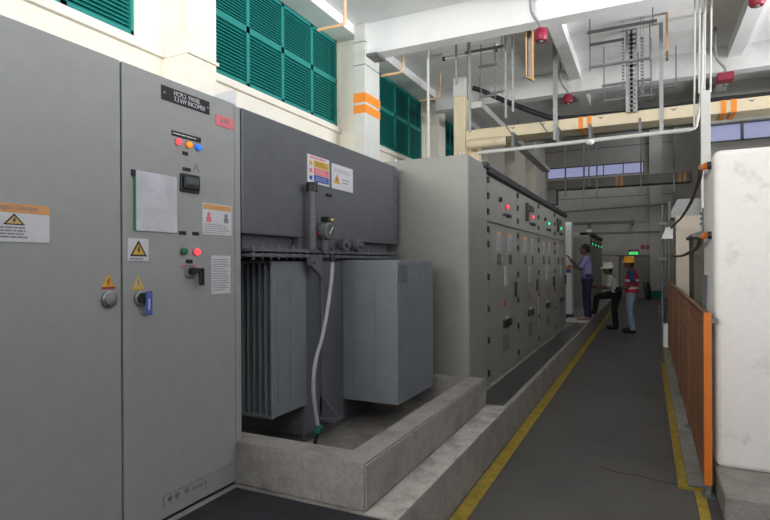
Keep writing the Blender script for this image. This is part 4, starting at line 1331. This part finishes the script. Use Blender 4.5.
# farther duct with its hangers
fd = thing('cable_duct', 'darker far duct with faint orange bands, above the people', 'duct', (0, 16.2, 3.8))
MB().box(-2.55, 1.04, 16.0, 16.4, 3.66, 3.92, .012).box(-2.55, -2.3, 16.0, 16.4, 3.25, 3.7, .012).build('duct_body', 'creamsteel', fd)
bpy.data.objects[fd.children[0].name].data.materials[0] = mat('cream duct paint in shade', (.20, .20, .18), .6)  # cream duct with its shade put into the colour
for px in (619, 682):
    xx = P(px, 178, 'Y', 16.0).x
    MB().box(xx - .09, xx - .02, 15.996, 16.404, 3.656, 3.924).box(xx + .03, xx + .10, 15.996, 16.404, 3.656, 3.924).build('orange_band', 'tan', fd)  # orange bands dulled in colour for the same shade
labs = ['first hanging pipe from the left above the far duct', 'second hanging pipe from the left above the far duct', 'third hanging pipe from the left above the far duct', 'hanging pipe over the white hard hat, above the far duct', 'hanging pipe over the yellow hard hat, above the far duct', 'hanging pipe nearest the white trunking post, above the far duct']
for (px, py), lb in zip(((565.5, 196), (584, 205), (589, 185), (597, 196), (641, 193), (674, 191)), labs):
    v = P(px, py, 'Y', 15.3)
    t = thing('hanging_pipe', lb, 'pipe', (v.x, 15.3, v.z), 'hanging pipes above the far duct')
    MB().cyl((v.x, 15.3, v.z), (v.x, 15.3, 6.5), .019, 10).build('pipe', 'galv', t, True)
    MB().tube([(v.x, 15.3, v.z - .02), (v.x, 15.3, v.z + .05)], .033, 10).build('end_fitting', 'galv', t)
    MB().bar((v.x, 15.3, 6.5), (v.x, YT + .1, 6.5), .03, .03).build('bracket', 'galv', t)
pp = thing('wall_pipe', 'upper of the two pipes running along the back wall', 'pipe', (0, YB - .1, 3.9))
MB().tube([(-4.2, YB - .45, 3.95), (.95, YB - .45, 4.15)], .04, 10).build('pipe', 'galv', pp, True)
MB().box(-4.3, -4.2, YB - .5, YB, 3.9, 4.0).build('pipe_bracket', 'galv', pp)
pp = thing('wall_pipe', 'lower dark pipe on the back wall with a vertical leg', 'pipe', (0, YB - .5, 3.0))
MB().box(-4.3, -.6, YB - .5, YB - .38, 3.35, 3.47).box(-2.45, -2.3, YB - .5, YB - .38, 0, 3.4).box(-2.3, .8, YB - .5, YB - .4, 2.9, 2.97).build('pipe', 'galvdark', pp)
MB().box(-.62, -.5, YB - .5, YB, 3.3, 3.5).build('pipe_bracket', 'galvdark', pp)
cc = thing('dome_camera', 'white dome camera on the back wall left of the exit sign', 'camera', (-2.1, YB - .2, 2.8))
v = P(605.5, 234, 'Y', YB - .6)
v = P(589, 233, 'Y', YB - .9)
MB().ball((v.x, YB - .9, v.z), .16, .16, .18).build('dome', 'white', cc, True)
MB().box(v.x - .05, v.x + .05, YB - .9, YB - .52, v.z + .12, v.z + .2).build('arm', 'galv', cc)

# back wall door, exit sign, red sign, extinguisher
a, b = P(620.5, 257, 'Y', YB), P(649.5, 296, 'Y', YB)
dn = struct(MB().box(a.x, b.x, YB - .02, YB - .01, 0, a.z).build('door_1', 'doorgrey'))
fr = MB()
fr.box(a.x - .07, a.x, YB - .06, YB, 0, a.z + .07).box(b.x, b.x + .07, YB - .06, YB, 0, a.z + .07).box(a.x, b.x, YB - .06, YB, a.z, a.z + .07)
fr.build('door_frame', 'galvdark', dn)
v = P(633.5, 253, 'Y', YB - .1)
ex = thing('exit_sign', 'lit green exit sign above the far door', 'sign', (v.x, YB - .1, v.z))
MB().box(v.x - .22, v.x + .22, YB - .10, YB, v.z - .09, v.z + .16, .01).build('sign_box', 'black', ex)
MB().box(v.x - .19, v.x + .19, YB - .106, YB - .10, v.z - .075, v.z + .055).build('lit_panel', 'exitlit', ex)
text('EXIT', .12, (v.x - .13, YB - .108, v.z - .05), 'white', ex, facing='-Y')
MB().box(v.x - .12, v.x + .16, YB - .104, YB - .10, v.z + .07, v.z + .12).build('pink_stripe', 'pink', ex)
v = P(645, 247, 'Y', YB - .04)
rs = thing('fire_sign', 'small dark red sign on the back wall right of the exit sign', 'sign', (v.x, YB - .04, v.z))
MB().box(v.x - .17, v.x - .01, YB - .03, YB, v.z - .09, v.z + .09).box(v.x + .02, v.x + .18, YB - .03, YB, v.z - .09, v.z + .07).build('sign_plate', 'crimson', rs)
v = P(648, 297, 'Y', 25.6)
fe = thing('fire_extinguisher', 'black fire extinguisher standing by the green based wall column', 'extinguisher', (v.x, 25.6, 0))
MB().loft([((v.x, 25.6, 0), .11, .11), ((v.x, 25.6, .55), .11, .11), ((v.x, 25.6, .66), .05, .05), ((v.x, 25.6, .7), .04, .04)], 14).build('cylinder', 'black', fe, True)
MB().box(v.x - .05, v.x + .05, 25.58, 25.62, .7, .76).build('handle', 'black', fe)
MB().tube(curve([(v.x, 25.6, .72), (v.x - .16, 25.6, .65), (v.x - .15, 25.6, .3)]), .02, 8).build('hose', 'rubber', fe)

# ================================================================== LIGHT
wd = bpy.data.worlds.new('world')
S.world = wd
wd.use_nodes = True
bg = wd.node_tree.nodes['Background']
bg.inputs[0].default_value = (.36, .37, .53, 1)
bg.inputs[1].default_value = 1.0


def area(name, loc, target, sx, sy, power, col=(1, 1, 1), spread=180):
    l = bpy.data.lights.new(name, 'AREA')
    l.shape = 'RECTANGLE'
    l.size, l.size_y = sx, sy
    l.energy = power
    l.color = col
    l.spread = math.radians(spread)
    o = bpy.data.objects.new(name, l)
    COL.objects.link(o)
    o.location = loc
    o.rotation_euler = (Vector(target) - Vector(loc)).to_track_quat('-Z', 'Y').to_euler()
    return o


# daylight through the window strip behind the camera, plus added unseen lights on the right
area('front_daylight_left', (-3.25, YF + .03, 3.35), (-1.9, 4.0, 4.2), 1.9, .9, 75, (1, .99, .97), 80)
area('front_daylight', (.7, YF + .03, 3.8), (.3, 4.0, 6.4), 9.6, 1.7, 250, (1, .99, .97), 72)
area('right_fill', (XR - .03, 1.2, 3.7), (-4.4, 1.2, 6.8), 12.2, 1.5, 420, (.94, .97, 1), 66)  # added, aimed up to brighten the left wall and ceiling
area('right_fill_far', (XR - .03, 9.1, 3.2), (-.5, 9.1, 5.3), 3.0, .6, 100, (.96, .98, 1), 70)  # added to lift the dark ceiling bay behind the column
# weak light added to brighten the taller far hall
area('far_fill', (SWX - .03, 20.6, 7.5), (-4.4, 20.6, 3.6), 10.6, .9, 110, (.95, .97, 1), 180)
